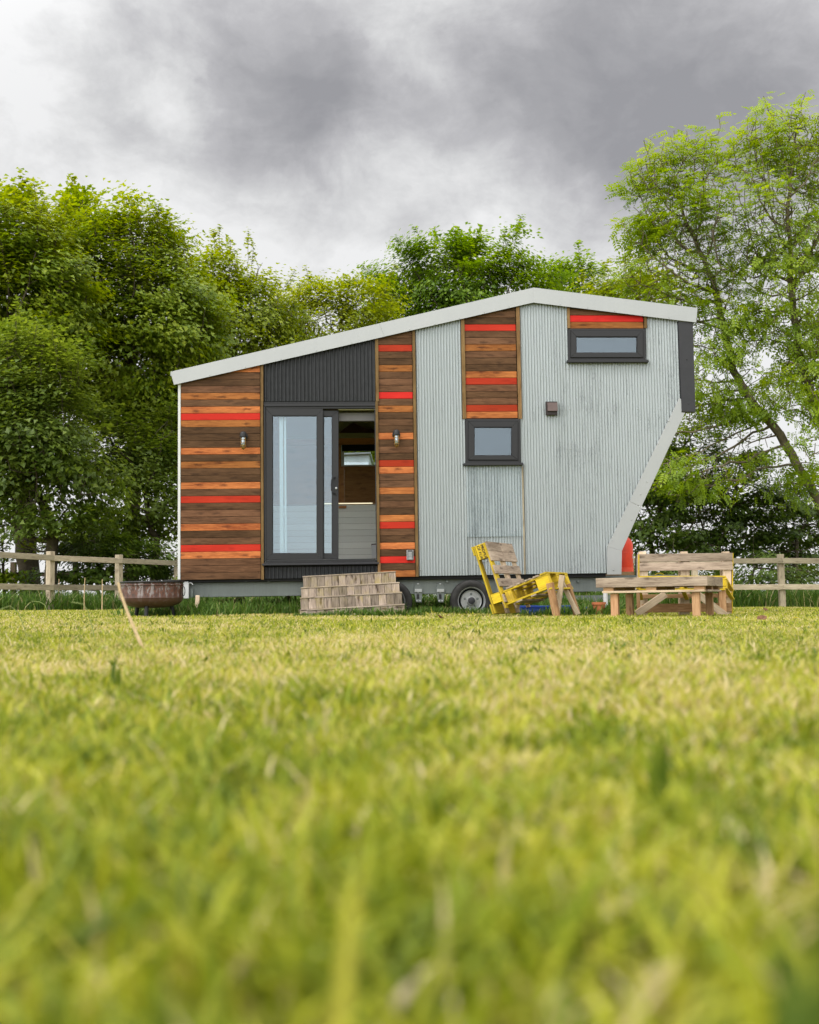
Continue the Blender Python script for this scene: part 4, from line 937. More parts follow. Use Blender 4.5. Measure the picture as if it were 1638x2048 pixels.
mb = MB(); mb.lathe([(.045, 0), (.045, .035), (.03, .035)], 'black', n=16); mb.tube([(0, 0, .035), (0, 0, .30)], .028, 'white', 14); ground_obj(mb, 'waste_pipe', 1211.5, 1215, 13.4, 'pale upright waste pipe beside the terracotta pot', 'pipe', 0, True)
# dry stems in the lawn, flowers, fallen leaves
def stem(pts, r, mat, label, Y, head=None):
    base = P(*pts[0], Y); g0 = Vector((base.x, Y, GZ(base.x, Y))); mb = MB()
    vs = [P(*p, Y)-g0 for p in pts]; vs[0].z = -.01
    mb.tube(vs, [r*(1-.45*i/(len(vs)-1)) for i in range(len(vs))], mat, 7)
    if head:
        dn = (vs[-1]-vs[-2]).normalized(); L = head*.045
        for k in range(22):
            q = vs[-1]+dn*(L*(k/21-.2)); a = random.uniform(0, 6.28); o_ = Vector((math.cos(a), math.sin(a)*.6, math.sin(a)))*.35+dn
            mb.tube([q, q+o_.normalized()*.010*head], [.0016*head, .0004], mat, 5)
    o = mb.build('grass_stem', None, 0, True); o.location = g0; return tag(o, label, 'grass stem', 'tall stems in the lawn')
stem([(291, 1312), (274, 1270), (255, 1225), (240, 1182), (236.5, 1165)], .0075, 'straw', 'thick dry straw stalk leaning left in front of the fire pit', 4.2)
stem([(194, 1258), (176, 1222), (166, 1208), (160, 1207)], .0022, 'stemgreen', 'thin dry bent stem with drooping seed head left of the thick stalk', 5.0, .9)
stem([(60, 1250), (38, 1225), (20, 1212), (14, 1214)], .002, 'stemgreen', 'leftmost thin nodding stem at the edge of the lawn', 5.2, .9)
stem([(98, 1224), (90, 1210), (80, 1204), (71, 1203)], .006, 'stemgreen', 'pale green nodding grass head in front of the left fence post', 14.0, 1.2)
for i, px in enumerate((117, 168, 204)):
    stem([(px, 1215), (px+.5, 1185), (px+(1, 2, .5)[i], (1158, 1155, 1158)[i])], .012, 'straw', ('dry upright stalk just right of the taller left fence post', 'reddish dry upright stalk midway between the two left fence posts', 'dry upright stalk nearest the right-hand fence post beside the fire pit')[i], 21.0)
def flower(px, py, Y, mat, label, n=14, r=.02):
    mb = MB(); q = P(px, py, Y); g0 = Vector((q.x, Y, GZ(q.x, Y))); h = max(.03, q.z-g0.z)
    mb.tube([(0, 0, 0), (0, 0, h)], .0015, 'stemgreen', 5)
    for k in range(n):
        t = k*2*math.pi/n; c, s_ = math.cos(t), math.sin(t)
        mb.raw([(0, 0, h), (c*r-s_*r*.25, s_*r+c*r*.25, h+r*.3), (c*r*1.15, s_*r*1.15, h+r*.25), (c*r+s_*r*.25, s_*r-c*r*.25, h+r*.3)], [(0, 1, 2, 3)], mat)
    mb.lathe([(r*.4, h+.001), (r*.35, h+.006), (0, h+.008)], 'petal_y', n=10)
    o = mb.build('flower', None); o.location = g0; return tag(o, label, 'flower')
flower(1592, 1246, 9.5, 'petal_y', 'small yellow flower in the lawn near the right fence post', r=.022)
flower(1474, 1245, 9.5, 'petal_y', 'tiny orange yellow flower in the lawn right of the pallet table', r=.012)
flower(707, 1229, 12.2, 'petal_w', 'white clover flower at the foot of the wooden steps', r=.024)
def dleaf(px, py, Y, s, label, rz):
    mb = MB(); n = 9; vs = []; fs = []
    for i in range(n):
        t = i/(n-1); w = math.sin(math.pi*t)**.7*.38*s; x = (t-.5)*s; zc_ = .35*s*abs(t-.5)
        vs += [(x, -w, zc_+.45*w), (x, 0, zc_), (x, w, zc_+.5*w)]
    for i in range(n-1):
        for k in range(2): a = i*3+k; fs.append((a, a+1, a+4, a+3))
    mb.raw(vs, fs, 'deadleaf'); q = P(px, py, Y); o = mb.build('fallen_leaf', None); md = o.modifiers.new('thick', 'SOLIDIFY'); md.thickness = .002
    o.location = (q.x, Y, GZ(q.x, Y)+.045); o.rotation_euler = (rad(25), rad(-12), rz); return tag(o, label, 'leaf', 'dead leaves on the lawn')
dleaf(1524, 1250, 8.6, .09, 'curled brown dead leaf on the lawn in front of the right fence', .3)
dleaf(1530, 1227, 15.5, .10, 'small dark dead leaf on the lawn close to the right fence', 1.0)
dleaf(880, 1247, 8.8, .08, 'brown dead leaf on the lawn in front of the trailer wheel', 2.0)
# grey sheet shed behind the house (seen through its back window)
sp_ = P(689, 930, 18.6); zt_s = P(689, 909, 18.6).z; x1s = P(738, 908, 18.6).x
shd = thing('metal_shed', 'pale grey sheet metal shed behind the tiny house, seen through its back window', 'shed', (sp_.x, 18.6, GZ(sp_.x, 18.6)))
wS_ = x1s-sp_.x; zt_s -= GZ(sp_.x, 18.6)
mb = MB(); mb.prism([(-.5, -.05), (wS_, -.05), (wS_, zt_s), (-.5, zt_s-.02)], 0, 1.4, 'shed'); mb.build('wall', shd)
mb = MB(); mb.prism([(-.55, zt_s-.018), (wS_+.03, zt_s+.002), (wS_+.03, zt_s+.03), (-.55, zt_s+.01)], -.05, 1.45, 'flash'); mb.build('roof', shd)

# ------------------------------------------------------------------ trees
def grow(base, path, blobs, n_attr, step=.26, kill=.34, seed=1, maxit=150, up=.05):
    r = np.random.default_rng(seed); vol = np.array([b[1][0]*b[1][1]*b[1][2] for b in blobs]); cnt = np.maximum(8, (n_attr*vol/vol.sum()).astype(int)); A_ = []
    for (c, rr_), k in zip(blobs, cnt):
        d = r.normal(size=(k, 3)); d /= np.linalg.norm(d, axis=1)[:, None]; A_.append(np.array(c)+d*(r.random(k)**.42)[:, None]*np.array(rr_))
    A_ = np.concatenate(A_); A_ = A_[A_[:, 2] > .35]
    pts = [np.array(base, float)]; par = [-1]
    for q in path:
        q = np.array(q, float); p = pts[-1]; n = max(1, int(np.linalg.norm(q-p)/step)); src = len(pts)-1
        for i in range(1, n+1):
            pts.append(p+(q-p)*i/n+r.normal(size=3)*.015); par.append(len(pts)-2)
    N = np.array(pts); Pn = list(par); alive = np.ones(len(A_), bool)
    nd_ = np.full(len(A_), 1e9); ni = np.zeros(len(A_), int)
    def upd(lo):
        for s_ in range(lo, len(N), 400):
            d = np.linalg.norm(A_[:, None, :]-N[None, s_:s_+400, :], axis=2); j = d.argmin(1); dm = d[np.arange(len(A_)), j]; k = dm < nd_; nd_[k] = dm[k]; ni[k] = j[k]+s_
    upd(0); last = {}
    for it in range(maxit):
        alive &= nd_ > kill
        if alive.sum() < 4 or len(N) > 9000: break
        idx = np.nonzero(alive)[0]; dirs = np.zeros((len(N), 3)); v = A_[idx]-N[ni[idx]]; v /= np.linalg.norm(v, axis=1)[:, None]
        np.add.at(dirs, ni[idx], v); src = np.unique(ni[idx]); d = dirs[src]; d /= np.linalg.norm(d, axis=1)[:, None]+1e-9
        d += r.normal(size=d.shape)*.16; d[:, 2] += up; d /= np.linalg.norm(d, axis=1)[:, None]
        new = []; 
        for s_, dd_ in zip(src, d):
            q = N[s_]+dd_*step; L = last.get(s_)
            if L is not None and np.linalg.norm(L-q) < step*.35:
                alive[idx[ni[idx] == s_][:1]] = False; continue
            last[s_] = q; new.append(q); Pn.append(int(s_))
        if not new: continue
        lo = len(N); N = np.concatenate([N, np.array(new)]); upd(lo)
    return N, np.array(Pn)
def branch_mesh(N, Pn, rt, tip=.006, sides=5):
    n = len(N); k = np.zeros(n); ch_ = np.zeros(n, int); np.add.at(ch_, Pn[1:], 1); w = np.where(ch_ == 0, 1.0, 0)
    for i in range(n-1, 0, -1): w[Pn[i]] += w[i]
    ex = math.log(w[0])/math.log(rt/tip); R = tip*w**(1/ex)
    i = np.arange(1, n); p = Pn[1:]; a, b = N[p], N[i]; d = b-a; d /= np.linalg.norm(d, axis=1)[:, None]+1e-9
    o_ = np.cross(d, np.where(np.abs(d[:, 2:3]) > .9, [[1., 0, 0]], [[0, 0, 1.]])); o_ /= np.linalg.norm(o_, axis=1)[:, None]; q = np.cross(d, o_)
    V = []; 
    ra = np.minimum(R[p], R[i]*1.7)
    for (c, rr_) in ((a, ra), (b+d*R[i][:, None]*.3, R[i])):
        for s_ in range(sides):
            t = 2*math.pi*s_/sides; V.append(c+(o_*math.cos(t)+q*math.sin(t))*rr_[:, None])
    m_ = n-1; V = np.stack(V, 1).reshape(-1, 3); bi = np.arange(m_)*2*sides
    Fq = np.concatenate([np.stack([bi+s_, bi+(s_+1) % sides, bi+sides+(s_+1) % sides, bi+sides+s_], 1) for s_ in range(sides)])
    return V, Fq, w, R, ch_
LEAF_V = np.array([(0, 0, 0), (.12, .46, .10), (.46, .26, .05), (1, 0, -.06), (.46, -.26, .05), (.12, -.46, .10)]); LEAF_F = np.array([(0, 3, 2, 1), (0, 5, 4, 3)])
OAK_V = np.array([(0, 0, 0), (.5, .30, .06), (1, 0, -.05), (.5, -.30, .06)]); OAK_F = np.array([(0, 3, 2, 1)])
def ash_t():
    V, F = [], []
    for i in range(9):
        t = .18+.8*(i//2)/4.0 if i < 8 else 1.0; sgn = 0 if i == 8 else (1 if i % 2 else -1)
        b = np.array((t, 0, -.22*t*t)); d = np.array((.5, .85*sgn, -.18)) if sgn else np.array((1, 0, -.35)); L = .34; w = .085*np.array((-.85*sgn, .5, 0)) if sgn else .085*np.array((0, 1, 0))
        k = len(V); V += [b, b+d*L*.45+w, b+d*L, b+d*L*.45-w]; F.append((k, k+1, k+2, k+3))
    return np.array(V), np.array(F)
ASH_V, ASH_F = ash_t()
def leaves(N, sel, out, per, size, spread, kind, seed, tbase, upb=.9):
    r = np.random.default_rng(seed); TV, TF = {'syc': (LEAF_V, LEAF_F), 'oak': (OAK_V, OAK_F), 'ash': (ASH_V, ASH_F)}[kind]
    nz_ = np.nonzero(sel)[0]; idx = np.repeat(nz_, per[nz_]); n = len(idx); c = N[idx]+r.normal(size=(n, 3))*spread[idx]
    nodeo = r.normal(size=(len(N), 3))*.55; o_ = out[idx]+nodeo[idx]+r.normal(size=(n, 3))*.30; nz = o_*.55+np.array((0, 0, upb)); nz /= np.linalg.norm(nz, axis=1)[:, None]
    x = r.normal(size=(n, 3))*.8+out[idx]*.8+np.array((0, 0, -.25)); x -= nz*(x*nz).sum(1)[:, None]; x /= np.linalg.norm(x, axis=1)[:, None]; y = np.cross(nz, x)
    s_ = size*r.uniform(.55, 1.25, n); V = c[:, None, :]+s_[:, None, None]*(TV[None, :, 0:1]*x[:, None, :]+TV[None, :, 1:2]*y[:, None, :]+TV[None, :, 2:3]*nz[:, None, :])
    k = len(TV); F = (np.arange(n)*k)[:, None, None]+TF[None]
    cl = vnoise(c[:, 0]+c[:, 2]*.7, c[:, 1]+c[:, 2]*.9, .9, seed % 9+1)
    tint = np.clip(tbase+(cl-.5)*.55+r.normal(size=n)*.16, 0, 1)
    return V.reshape(-1, 3), F.reshape(-1, 4), np.repeat(tint, k)
def tree(name, label, D, base_px, blobs_px, n_attr, kind, mat, per, size, spread=.16, rt=.14, path=None, bark='bark', seed=1, step=.26, kill=.34, thick=.8, tbase=.5, tipmax=3, yoff=0, trunk_n=None, tip=.006, upb=.9, shoots=.30, clump=.34, up=.05):
    k = D/FPX; x0 = (base_px-CX)*k; base = np.array((x0, D+yoff, GZ(x0, D)-.1)); r = random.Random(seed); blobs = []
    for bl in blobs_px:
        c = P(bl[0], bl[1], D+(bl[4] if len(bl) > 4 else r.uniform(-.5, .5))); rx, rz = bl[2]*k, bl[3]*k
        blobs.append(((c.x, c.y+yoff, c.z), (rx, (rx+rz)/2*thick, rz)))
    pth = [np.array(P(*q[:2], D+(q[2] if len(q) > 2 else 0)))+np.array((0, yoff, 0)) for q in path] if path else [np.array((x0+r.uniform(-.2, .2), D+yoff, base[2]+1.8))]
    N, Pn = grow(base, pth, blobs, n_attr, step, kill, seed, up=up)
    rg_ = np.random.default_rng(seed+500); haskid = np.zeros(len(N), bool); haskid[Pn[1:]] = True; ctr = np.mean([b[0] for b in blobs], 0)
    tips = np.nonzero(~haskid)[0]; o0 = N[tips]-ctr; o0 /= np.linalg.norm(o0, axis=1)[:, None]+1e-6
    pick = tips[(rg_.random(len(tips)) < shoots*np.clip(o0[:, 2]+.35, 0, 1))]; nn, pp = [], []
    for q in pick:      # leader shoots that break the outline
        d = (N[q]-ctr); d /= np.linalg.norm(d); d = d*.55+np.array((0, 0, .8))+rg_.normal(size=3)*.22; d /= np.linalg.norm(d); L = rg_.uniform(.10, .22); pr_ = q; c = N[q]
        for i in range(3): c = c+d*L+rg_.normal(size=3)*.02; nn.append(c); pp.append(pr_); pr_ = len(N)+len(nn)-1
    ns_ = len(nn)
    if ns_: N = np.concatenate([N, np.array(nn)]); Pn = np.concatenate([Pn, np.array(pp)])
    V, Fq, w, R, chn = branch_mesh(N, Pn, rt, tip)
    ctr = np.mean([b[0] for b in blobs], 0); out = N-ctr; out /= np.linalg.norm(out, axis=1)[:, None]+1e-6
    t = thing(name, label, 'tree', tuple(base)); off_ = np.array(base)
    bigmesh('trunk', V-off_, Fq, np.zeros((0, 3), int), bark, np.zeros(len(V)), t)
    sel = (w <= tipmax) & (np.arange(len(N)) > 6); isn = np.arange(len(N)) >= len(N)-ns_
    sel &= isn | (rg_.random(len(N)) < clump)
    cnt_ = np.where(isn, max(2, int(per*.30)), (per/clump*rg_.uniform(.5, 1.5, len(N)))).astype(int)
    LV, LF, tn = leaves(N, sel, out, cnt_, size, np.where(isn[:, None], np.array([[.055, .055, .055]]), np.array([[1.25, 1.25, .55]])*spread), kind, seed, tbase, upb)
    ok = LV[:, 2].reshape(len(tn)//len({'syc': LEAF_V, 'oak': OAK_V, 'ash': ASH_V}[kind]), -1).min(1) > .05
    kk_ = len({'syc': LEAF_V, 'oak': OAK_V, 'ash': ASH_V}[kind]); fpl = len({'syc': LEAF_F, 'oak': OAK_F, 'ash': ASH_F}[kind])
    LF = LF.reshape(-1, fpl, 4)[ok].reshape(-1, 4)
    bigmesh('crown', LV-off_, LF, np.zeros((0, 3), int), mat, tn, t)
    print(label[:34], 'nodes', len(N), 'leaves', int(ok.sum()))
    return t
TREES = True
if TREES:
    tree('sycamore_tree', 'tall sycamore at the left edge with thick dark trunk and pale top', 25.0, 44, [(20, 480, 120, 110), (-60, 560, 130, 160), (60, 640, 110, 120), (-40, 760, 130, 140), (10, 400, 70, 55), (70, 555, 95, 90)], 3000, 'syc', 'leaf_syc', 48, 0.125, seed=3, rt=.26, yoff=.6, tbase=.62, step=0.22, kill=0.25, spread=.23, tipmax=5)
    tree('field_maple', 'broad cool green maple overhanging the left fence with drooping lower branches', 23.6, 92, [(60, 760, 120, 110, -.6), (30, 900, 130, 110, -.8), (120, 960, 120, 90, -.3), (40, 1020, 120, 70, -.6), (190, 1010, 60, 60, 0), (-50, 850, 110, 180), (130, 860, 80, 70)], 3200, 'syc', 'leaf_syc2', 44, 0.115, seed=5, rt=.14, tbase=.5, step=0.22, kill=0.25, spread=.23, tipmax=5)
    tree('sycamore_tree', 'big rounded sycamore rising between the left tree and the tiny house roof', 28.0, 262, [(230, 560, 150, 130), (160, 450, 60, 75), (270, 450, 70, 65), (320, 520, 70, 90), (330, 660, 120, 130), (180, 680, 110, 120), (390, 640, 70, 90), (250, 780, 130, 100), (330, 800, 90, 110), (300, 900, 80, 80)], 5000, 'syc', 'leaf_syc', 46, 0.125, seed=8, rt=.2, tbase=.58, path=[(262, 1080), (268, 960)], step=0.22, kill=0.25, spread=.23, tipmax=5)
    tree('sycamore_tree', 'dark leafy sycamore low behind the fire pit and the striped wall corner', 26.5, 300, [(300, 950, 70, 90), (210, 900, 90, 90), (350, 1020, 60, 70), (250, 1060, 80, 55), (170, 1080, 60, 50), (340, 880, 60, 70)], 1800, 'syc', 'leaf_syc2', 36, 0.12, seed=9, rt=.10, tbase=.35, step=0.22, kill=0.25, spread=.23, tipmax=5)
    tree('maple_tree', 'yellow green maple with a ragged spiky top just above the left eave', 30.5, 470, [(450, 590, 80, 80), (430, 520, 50, 45), (500, 540, 45, 55), (540, 620, 60, 60), (480, 680, 90, 80), (560, 690, 60, 70), (400, 700, 60, 100), (450, 850, 110, 150), (400, 600, 60, 80), (520, 640, 70, 70), (565, 640, 55, 60)], 2600, 'syc', 'leaf_yel', 44, 0.115, seed=12, rt=.15, tbase=.35, step=0.22, kill=0.25, spread=.23, tipmax=5, clump=0.5)
    tree('maple_tree', 'thin yellow leaved maple with gaps of sky, above the middle of the roof slope', 33.0, 650, [(600, 640, 55, 70), (660, 610, 45, 60), (700, 620, 55, 70), (640, 700, 70, 60), (750, 650, 50, 60), (700, 800, 100, 150), (580, 800, 80, 150), (590, 640, 60, 60), (720, 690, 70, 60), (755, 600, 50, 55), (700, 590, 40, 45)], 2200, 'syc', 'leaf_yel', 46, 0.12, seed=14, rt=.12, tbase=.55, step=0.22, kill=0.25, spread=.23, tipmax=5, clump=0.6)
    tree('oak_tree', 'dark rounded oak standing highest behind the ridge of the tiny house', 36.0, 930, [(930, 590, 110, 70), (850, 570, 70, 60), (905, 505, 42, 48), (1020, 545, 60, 55), (1085, 580, 60, 50), (790, 600, 60, 55), (930, 750, 150, 150), (1022, 490, 30, 38), (825, 505, 38, 42), (945, 490, 25, 30), (770, 560, 35, 40)], 4000, 'oak', 'leaf_oak', 42, 0.16, seed=17, rt=.24, tbase=.5, step=0.22, kill=0.25, spread=.23, tipmax=5, shoots=0.55)
    tree('oak_tree', 'smaller oak sloping down from the big oak toward the ash trees', 38.0, 1170, [(1150, 580, 65, 60), (1120, 550, 40, 40), (1200, 590, 55, 50), (1170, 750, 90, 120), (1150, 525, 28, 25)], 1600, 'oak', 'leaf_oak', 38, 0.16, seed=19, rt=.15, tbase=.62, step=0.22, kill=0.25, spread=.23, tipmax=5)
    tree('hazel_bush', 'pale yellow green bush peeping over the right roof slope', 27.5, 1240, [(1240, 580, 60, 45), (1200, 590, 30, 25), (1290, 600, 50, 55), (1250, 720, 70, 110), (1255, 850, 60, 120)], 1500, 'syc', 'leaf_yel', 34, .11, seed=21, rt=.07, tbase=.4, step=0.22, kill=0.25, spread=.23, tipmax=5)
    tree('ash_tree', 'leaning ash with visible fanning limbs just right of the overhang', 24.5, 1720, [(1395, 320, 60, 60), (1330, 370, 75, 70), (1350, 480, 95, 90), (1425, 430, 45, 80), (1300, 560, 55, 60), (1400, 590, 80, 80), (1330, 650, 70, 60), (1440, 700, 60, 60), (1430, 560, 40, 50), (1290, 450, 35, 45), (1470, 830, 60, 50), (1390, 830, 50, 50), (1420, 760, 50, 50), (1360, 960, 70, 50), (1310, 880, 40, 60), (1500, 900, 60, 40), (1450, 960, 60, 40), (1520, 760, 40, 40)], 4200, 'ash', 'leaf_ash', 5, 0.26, spread=0.2, seed=23, rt=0.105, bark='bark_ash', path=[(1680, 1090), (1630, 990), (1585, 910), (1545, 850), (1500, 800), (1465, 740), (1450, 660), (1425, 560)], step=0.24, kill=0.21, tbase=.5, tipmax=4, tip=.008, upb=.7, shoots=0.4, clump=0.24, up=0.3)
    tree('ash_tree', 'tallest ash at the right edge with upright stems and feathery crown', 24.0, 1690, [(1560, 290, 80, 75), (1640, 330, 80, 100), (1500, 330, 50, 55), (1540, 430, 75, 80), (1620, 500, 80, 100), (1510, 530, 50, 70), (1570, 630, 80, 80), (1640, 700, 70, 120), (1510, 660, 45, 60), (1600, 790, 70, 60), (1550, 250, 25, 35), (1620, 235, 30, 25), (1630, 900, 45, 50), (1590, 960, 50, 35)], 4200, 'ash', 'leaf_ash', 5, 0.26, spread=0.2, seed=27, rt=0.1, bark='bark_ash', path=[(1680, 1000), (1648, 860), (1600, 720), (1582, 560)], step=0.24, kill=0.21, tbase=.55, tipmax=4, tip=.008, upb=.7, shoots=0.4, clump=0.24, up=0.35)
    tree('hawthorn_tree', 'dark tangled hawthorn directly behind the red gas cylinder', 25.8, 1310, [(1310, 960, 60, 80), (1290, 1050, 60, 60), (1350, 900, 50, 60), (1370, 1000, 60, 70), (1400, 870, 45, 50), (1340, 1080, 60, 40)], 2600, 'oak', 'leaf_haw', 20, .12, seed=31, rt=.07, tbase=.5, tip=.007, step=0.18, kill=0.18, spread=0.13, tipmax=4)
    tree('hawthorn_tree', 'dark hawthorn behind the plank back of the slatted bench', 26.2, 1430, [(1420, 1000, 60, 60), (1450, 1070, 70, 50), (1480, 980, 50, 50), (1390, 1080, 50, 40), (1500, 1060, 50, 40), (1440, 930, 40, 40), (1500, 930, 45, 40), (1540, 1010, 45, 40)], 2600, 'oak', 'leaf_haw', 26, .12, seed=33, rt=.07, tbase=.45, tip=.007, step=0.18, kill=0.18, spread=0.13, tipmax=4)
    tree('hawthorn_tree', 'small dark hawthorn above the right fence post', 26.6, 1590, [(1560, 1085, 50, 35), (1610, 1080, 45, 45), (1640, 1050, 40, 50), (1520, 1110, 40, 25), (1590, 1010, 45, 40), (1570, 1120, 60, 30)], 2600, 'oak', 'leaf_haw', 26, .12, seed=35, rt=.06, tbase=.5, tip=.007, step=0.18, kill=0.18, spread=0.13, tipmax=4)

    tree('bramble_bush', 'low dense dark bramble bank under the hawthorns right of the bench', 25.2, 1500, [(1490, 1160, 50, 35), (1540, 1150, 50, 40), (1600, 1160, 50, 35), (1650, 1150, 40, 40), (1430, 1165, 40, 30)], 1100, 'oak', 'leaf_haw', 22, .09, seed=41, rt=.04, tbase=.75, tip=.004, step=.16, kill=.16, spread=.11, tipmax=4, shoots=0.1)
    tree('bramble_bush', 'low dark bramble bank behind the slatted bench and gas cylinder', 24.6, 1340, [(1300, 1150, 50, 40), (1360, 1155, 50, 35), (1400, 1160, 40, 30), (1250, 1160, 50, 35)], 900, 'oak', 'leaf_haw', 22, .09, seed=43, rt=.04, tbase=.6, tip=.004, step=.16, kill=.16, spread=.11, tipmax=4, shoots=0.1)
    tree('elder_bush', 'dark elder bush in the shade between the two left fences', 24.6, 200, [(200, 1150, 70, 40), (290, 1150, 60, 45), (140, 1120, 50, 35), (340, 1120, 40, 50), (240, 1110, 60, 40), (100, 1170, 60, 35), (60, 1160, 40, 30)], 1300, 'syc', 'leaf_haw', 30, .11, seed=45, rt=.05, tbase=.6, tip=.005, step=.18, kill=.19, spread=.14, tipmax=4, shoots=0.1)
    tree('elder_bush', 'sparse elder bush at the left edge behind the fence rails', 24.4, 10, [(5, 1150, 30, 40), (-30, 1120, 40, 60), (90, 1090, 40, 30)], 500, 'syc', 'leaf_syc', 20, .11, seed=47, rt=.04, tbase=.5, tip=.005, step=.18, kill=.2, spread=.14, tipmax=4, shoots=0.1)
    tree('bramble_bush', 'bramble bank behind the trailer chassis, left half', 23.4, 600, [(420, 1180, 70, 35), (520, 1185, 70, 30), (620, 1180, 70, 35), (720, 1185, 70, 30)], 1000, 'oak', 'leaf_haw', 55, .10, seed=51, rt=.04, tbase=.85, tip=.004, step=.16, kill=.17, spread=.12, tipmax=4, shoots=.1)
    tree('bramble_bush', 'bramble bank behind the trailer wheel and pallet chair', 23.4, 1000, [(830, 1180, 70, 35), (930, 1185, 70, 30), (1030, 1180, 70, 35), (1140, 1185, 80, 30)], 1000, 'oak', 'leaf_haw', 55, .10, seed=53, rt=.04, tbase=.85, tip=.004, step=.16, kill=.17, spread=.12, tipmax=4, shoots=.1)

# ------------------------------------------------------------------ grass
def blades(name, x, y, h, w, tint, lean, seed, mat, kind='stuff', face=False):
    r = np.random.default_rng(seed); n = len(x); z = gz(x, y)-.004; a = r.uniform(0, 2*np.pi, n); ld = r.uniform(0, 2*np.pi, n)
    if face: a = r.normal(size=n)*.2
    wx, wy = np.cos(a)*w/2, np.sin(a)*w/2; lx, ly = np.cos(ld)*lean*h, np.sin(ld)*lean*h
    lev = ((0, 1.0, 0.0), (.40, .95, .18), (.75, .65, .52)); V = np.empty((n, 7, 3))
    for i, (t, ww, ll) in enumerate(lev):
        for j, s_ in enumerate((-1, 1)):
            V[:, i*2+j, 0] = x+lx*ll+s_*wx*ww; V[:, i*2+j, 1] = y+ly*ll+s_*wy*ww; V[:, i*2+j, 2] = z+h*t*np.maximum(.15, 1-.35*lean*lean*t)
    V[:, 6, 0] = x+lx; V[:, 6, 1] = y+ly; V[:, 6, 2] = z+h*np.maximum(.12, 1-.35*lean*lean)
    b = (np.arange(n)*7)[:, None]
    Fq = np.concatenate([b+np.array([[0, 1, 3, 2]]), b+np.array([[2, 3, 5, 4]])]); Ft = b+np.array([[4, 5, 6]])
    o = bigmesh(name, V.reshape(-1, 3), Fq, Ft, mat, np.repeat(np.clip(tint, 0, 1), 7)); o['kind'] = kind; return o
def wedge(y0, y1, dens, margin, seed):
    r = np.random.default_rng(seed); area = 0.39*(y1*y1-y0*y0)+2*margin*(y1-y0); n = int(area*dens)
    yy = y0+(y1-y0)*r.random(n*2); half = .39*yy+margin; keep = r.random(n*2) < half/(0.39*y1+margin); yy = yy[keep]; half = half[keep]
    return (r.random(len(yy))*2-1)*half, yy
def lawn_tint(x, y, seed):
    r = np.random.default_rng(seed); n = len(x)
    pat = .5*vnoise(x, y*.8, .8, 21)+.5*vnoise(x, y, .2, 22); big = vnoise(x, y*.6, 2.6, 23); tuft = vnoise(x, y, .045, 24)*.6+vnoise(x, y, .10, 25)*.4
    p_st = np.clip(.27+.20*sstep(1.0, 4.5, y)+.8*(pat-.48)+.45*(big-.45)+.8*(tuft-.5)+.05*sstep(4, 9, y), .04, .9)
    st_ = r.random(n) < p_st
    g = .36+.7*(tuft-.5)+.25*(pat-.5)+r.normal(size=n)*.12
    return np.where(st_, r.uniform(.66, 1.0, n)-.10*(r.random(n) < .25), np.clip(g, 0, .66)), st_
GX, GY, GH, GW, GT, GL = [], [], [], [], [], []
for (y0, y1, dens, hh_, ww_, mg, sd) in ((-.35, .9, 7500, .056, .0060, .75, 41), (.9, 2.6, 9000, .048, .0048, .5, 42), (2.6, 6, 7000, .040, .0050, .6, 43), (6, 11, 2800, .038, .0075, .8, 44), (11, 23.5, 900, .038, .013, 1.2, 45)):
    x, y = wedge(max(y0, .0) if y0 > 0 else .0, y1, dens, mg, sd)
    if y0 < 0:
        k = np.hypot(x, y) > .22; x, y = x[k], y[k]
    r = np.random.default_rng(sd+100); n = len(x); tn, st_ = lawn_tint(x, y, sd+7)
    pat = vnoise(x, y, .35, 31)
    tf = vnoise(x, y, .06, 33); h = hh_*(.30+.55*pat+.65*tf+.3*r.random(n)); h = np.where(st_, h*.85, h); ln = np.clip(r.normal(.98, .40, n), .1, 1.6)
    rare = r.random(n) < .012; h = np.where(rare, h*1.7, h)
    GX.append(x); GY.append(y); GH.append(h); GW.append(ww_*r.uniform(.6, 1.3, n)); GT.append(tn); GL.append(ln)
r = np.random.default_rng(171)      # the lawn to either side, thinner
for (y0, y1, half, dens, ww_) in ((.0, 3, 4.0, 2600, .008), (3, 8, 7.5, 1000, .012), (8, 23.5, 13, 300, .022)):
    n = int((y1-y0)*2*half*dens); x = (r.random(n)*2-1)*half; y = y0+(y1-y0)*r.random(n); k = np.abs(x) > .39*y+np.where(y < .9, .75, np.where(y < 2.6, .48, np.where(y < 6, .58, np.where(y < 11, .78, 1.18)))); x, y = x[k], y[k]; n = len(x)
    tn, st_ = lawn_tint(x, y, 172); GX.append(x); GY.append(y); GH.append(.045*(.5+r.random(n))); GW.append(ww_*r.uniform(.7, 1.3, n)); GT.append(tn); GL.append(np.clip(r.normal(.98, .4, n), .1, 1.6))
GX, GY, GH, GW, GT, GL = map(np.concatenate, (GX, GY, GH, GW, GT, GL)); print('lawn blades', len(GX))
blades('grass', GX, GY, GH, GW, GT, GL, 77, 'grass')
# broad-leaved weeds and dark tufts scattered through the lawn
r = np.random.default_rng(64); wx_, wy_ = wedge(.5, 13, 5, .3, 65); k = np.repeat(np.arange(len(wx_)), 9); n = len(k)
blades('lawn_weeds', wx_[k]+r.normal(size=n)*.022, wy_[k]+r.normal(size=n)*.022, r.uniform(.03, .065, n), r.uniform(.010, .018, n), np.clip(r.normal(.10, .09, n), 0, .4), np.clip(r.normal(1.0, .4, n), .2, 1.6), 66, 'grass')
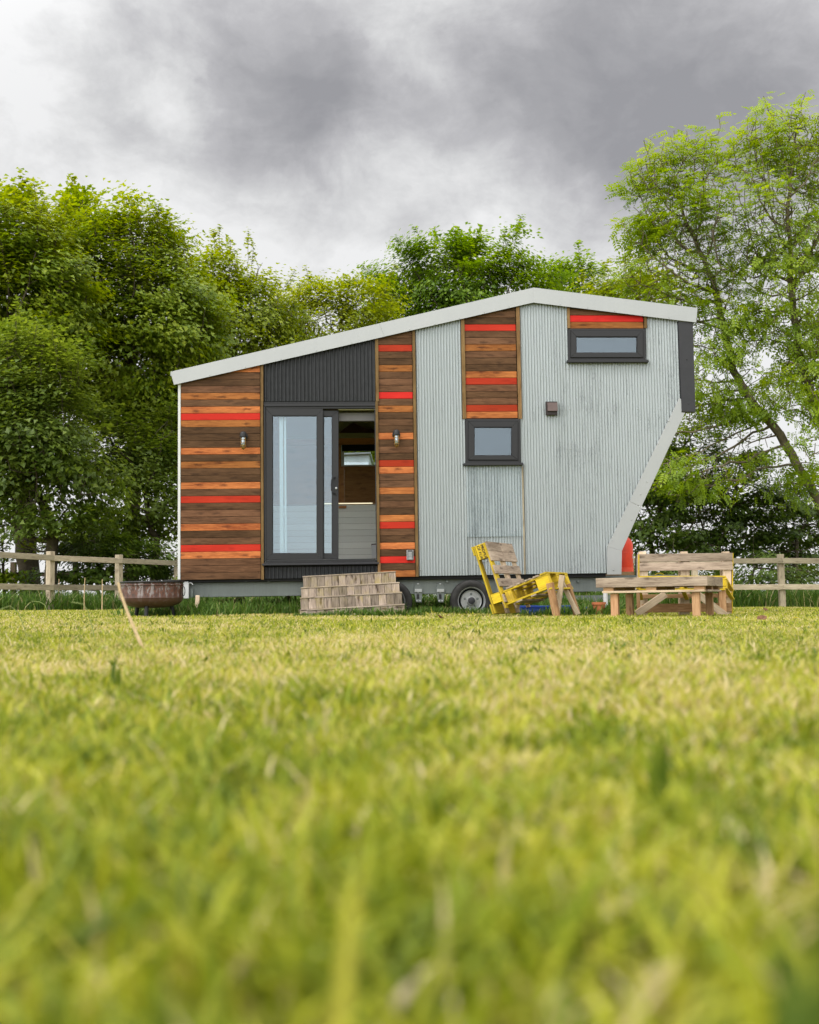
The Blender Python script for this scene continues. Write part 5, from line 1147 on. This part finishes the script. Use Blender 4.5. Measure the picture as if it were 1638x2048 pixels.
# long grass: under the trailer, along the fences, in the hedge bottom
lx, ly, lh = [], [], []
r = np.random.default_rng(91)
def strip(n, fx, fy, h0, h1):
    t = r.random(n); x = fx(t); y = fy(t); lx.append(x); ly.append(y); c = vnoise(x, y, .5, 61); hz_ = (h0+(h1-h0)*r.random(n))*(.45+.8*c); lh.append(np.where((y < 13.95) & (x > -.1) & (x < 1.6), np.minimum(hz_, .05+.08*r.random(n)), hz_))
strip(12000, lambda t: -3.1+r.random(len(t))*5.7, lambda t: 13.55+.06*r.random(len(t))+np.abs(r.normal(size=len(t)))*.45, .12, .30)
strip(1800, lambda t: r.normal(size=len(t))*.35-2.7, lambda t: 13.4+r.normal(size=len(t))*.15, .10, .24)
strip(900, lambda t: -1.35+r.random(len(t))*1.5, lambda t: 12.62+r.random(len(t))*.06, .05, .13)
strip(1800, lambda t: 1.3+r.random(len(t))*1.1, lambda t: 13.1+r.random(len(t))*.4, .10, .22)
strip(13000, lambda t: -9+t*5.5, lambda t: 20.3+(t*5.5)*.0+2.4*np.clip((t*5.5-2.2)/1.3, -1, 2)*.75+r.random(len(t))*2.2, .22, .46)
strip(16000, lambda t: 2.6+t*9, lambda t: 22.75+r.random(len(t))*2.4, .30, .62)
strip(9000, lambda t: -4+t*8, lambda t: 17.5+r.random(len(t))*4, .22, .45)
strip(14000, lambda t: -13+t*27, lambda t: 24.5+r.random(len(t))*4, .25, .5)
lx, ly, lh = map(np.concatenate, (lx, ly, lh)); n = len(lx)
blades('long_grass', lx, ly, lh, r.uniform(.008, .016, n)*(1+(ly > 18)*.6), np.where(r.random(n) < .06, 1.0, np.clip(r.normal(.42, .2, n), 0, .86)), np.clip(r.normal(.55, .3, n), .05, 1.2), 93, 'longgrass')
# a few broad close blades of the lawn
r = np.random.default_rng(5)
bx_ = [(668, 2040, .42, .11, .60, .0075), (1318, 1640, .95, .085, .02, .010), (1300, 1640, .97, .08, .08, .009), (222, 1395, 2.2, .10, .0, .014), (236, 1395, 2.25, .07, .03, .014), (1325, 1640, .93, .09, .0, .012), (1612, 2060, .30, .128, .0, .016), (1590, 2060, .29, .118, .0, .012), (1520, 2060, .33, .105, .05, .010), (1560, 2060, .32, .115, .45, .008)]
xx = np.array([P(q[0], q[1], q[2]).x for q in bx_]); yy = np.array([q[2] for q in bx_])
blades('grass_blades_close', xx, yy, np.array([q[3] for q in bx_]), np.array([q[5] for q in bx_]), np.array([q[4] for q in bx_]), np.full(len(bx_), .12), 6, 'grass', face=True)
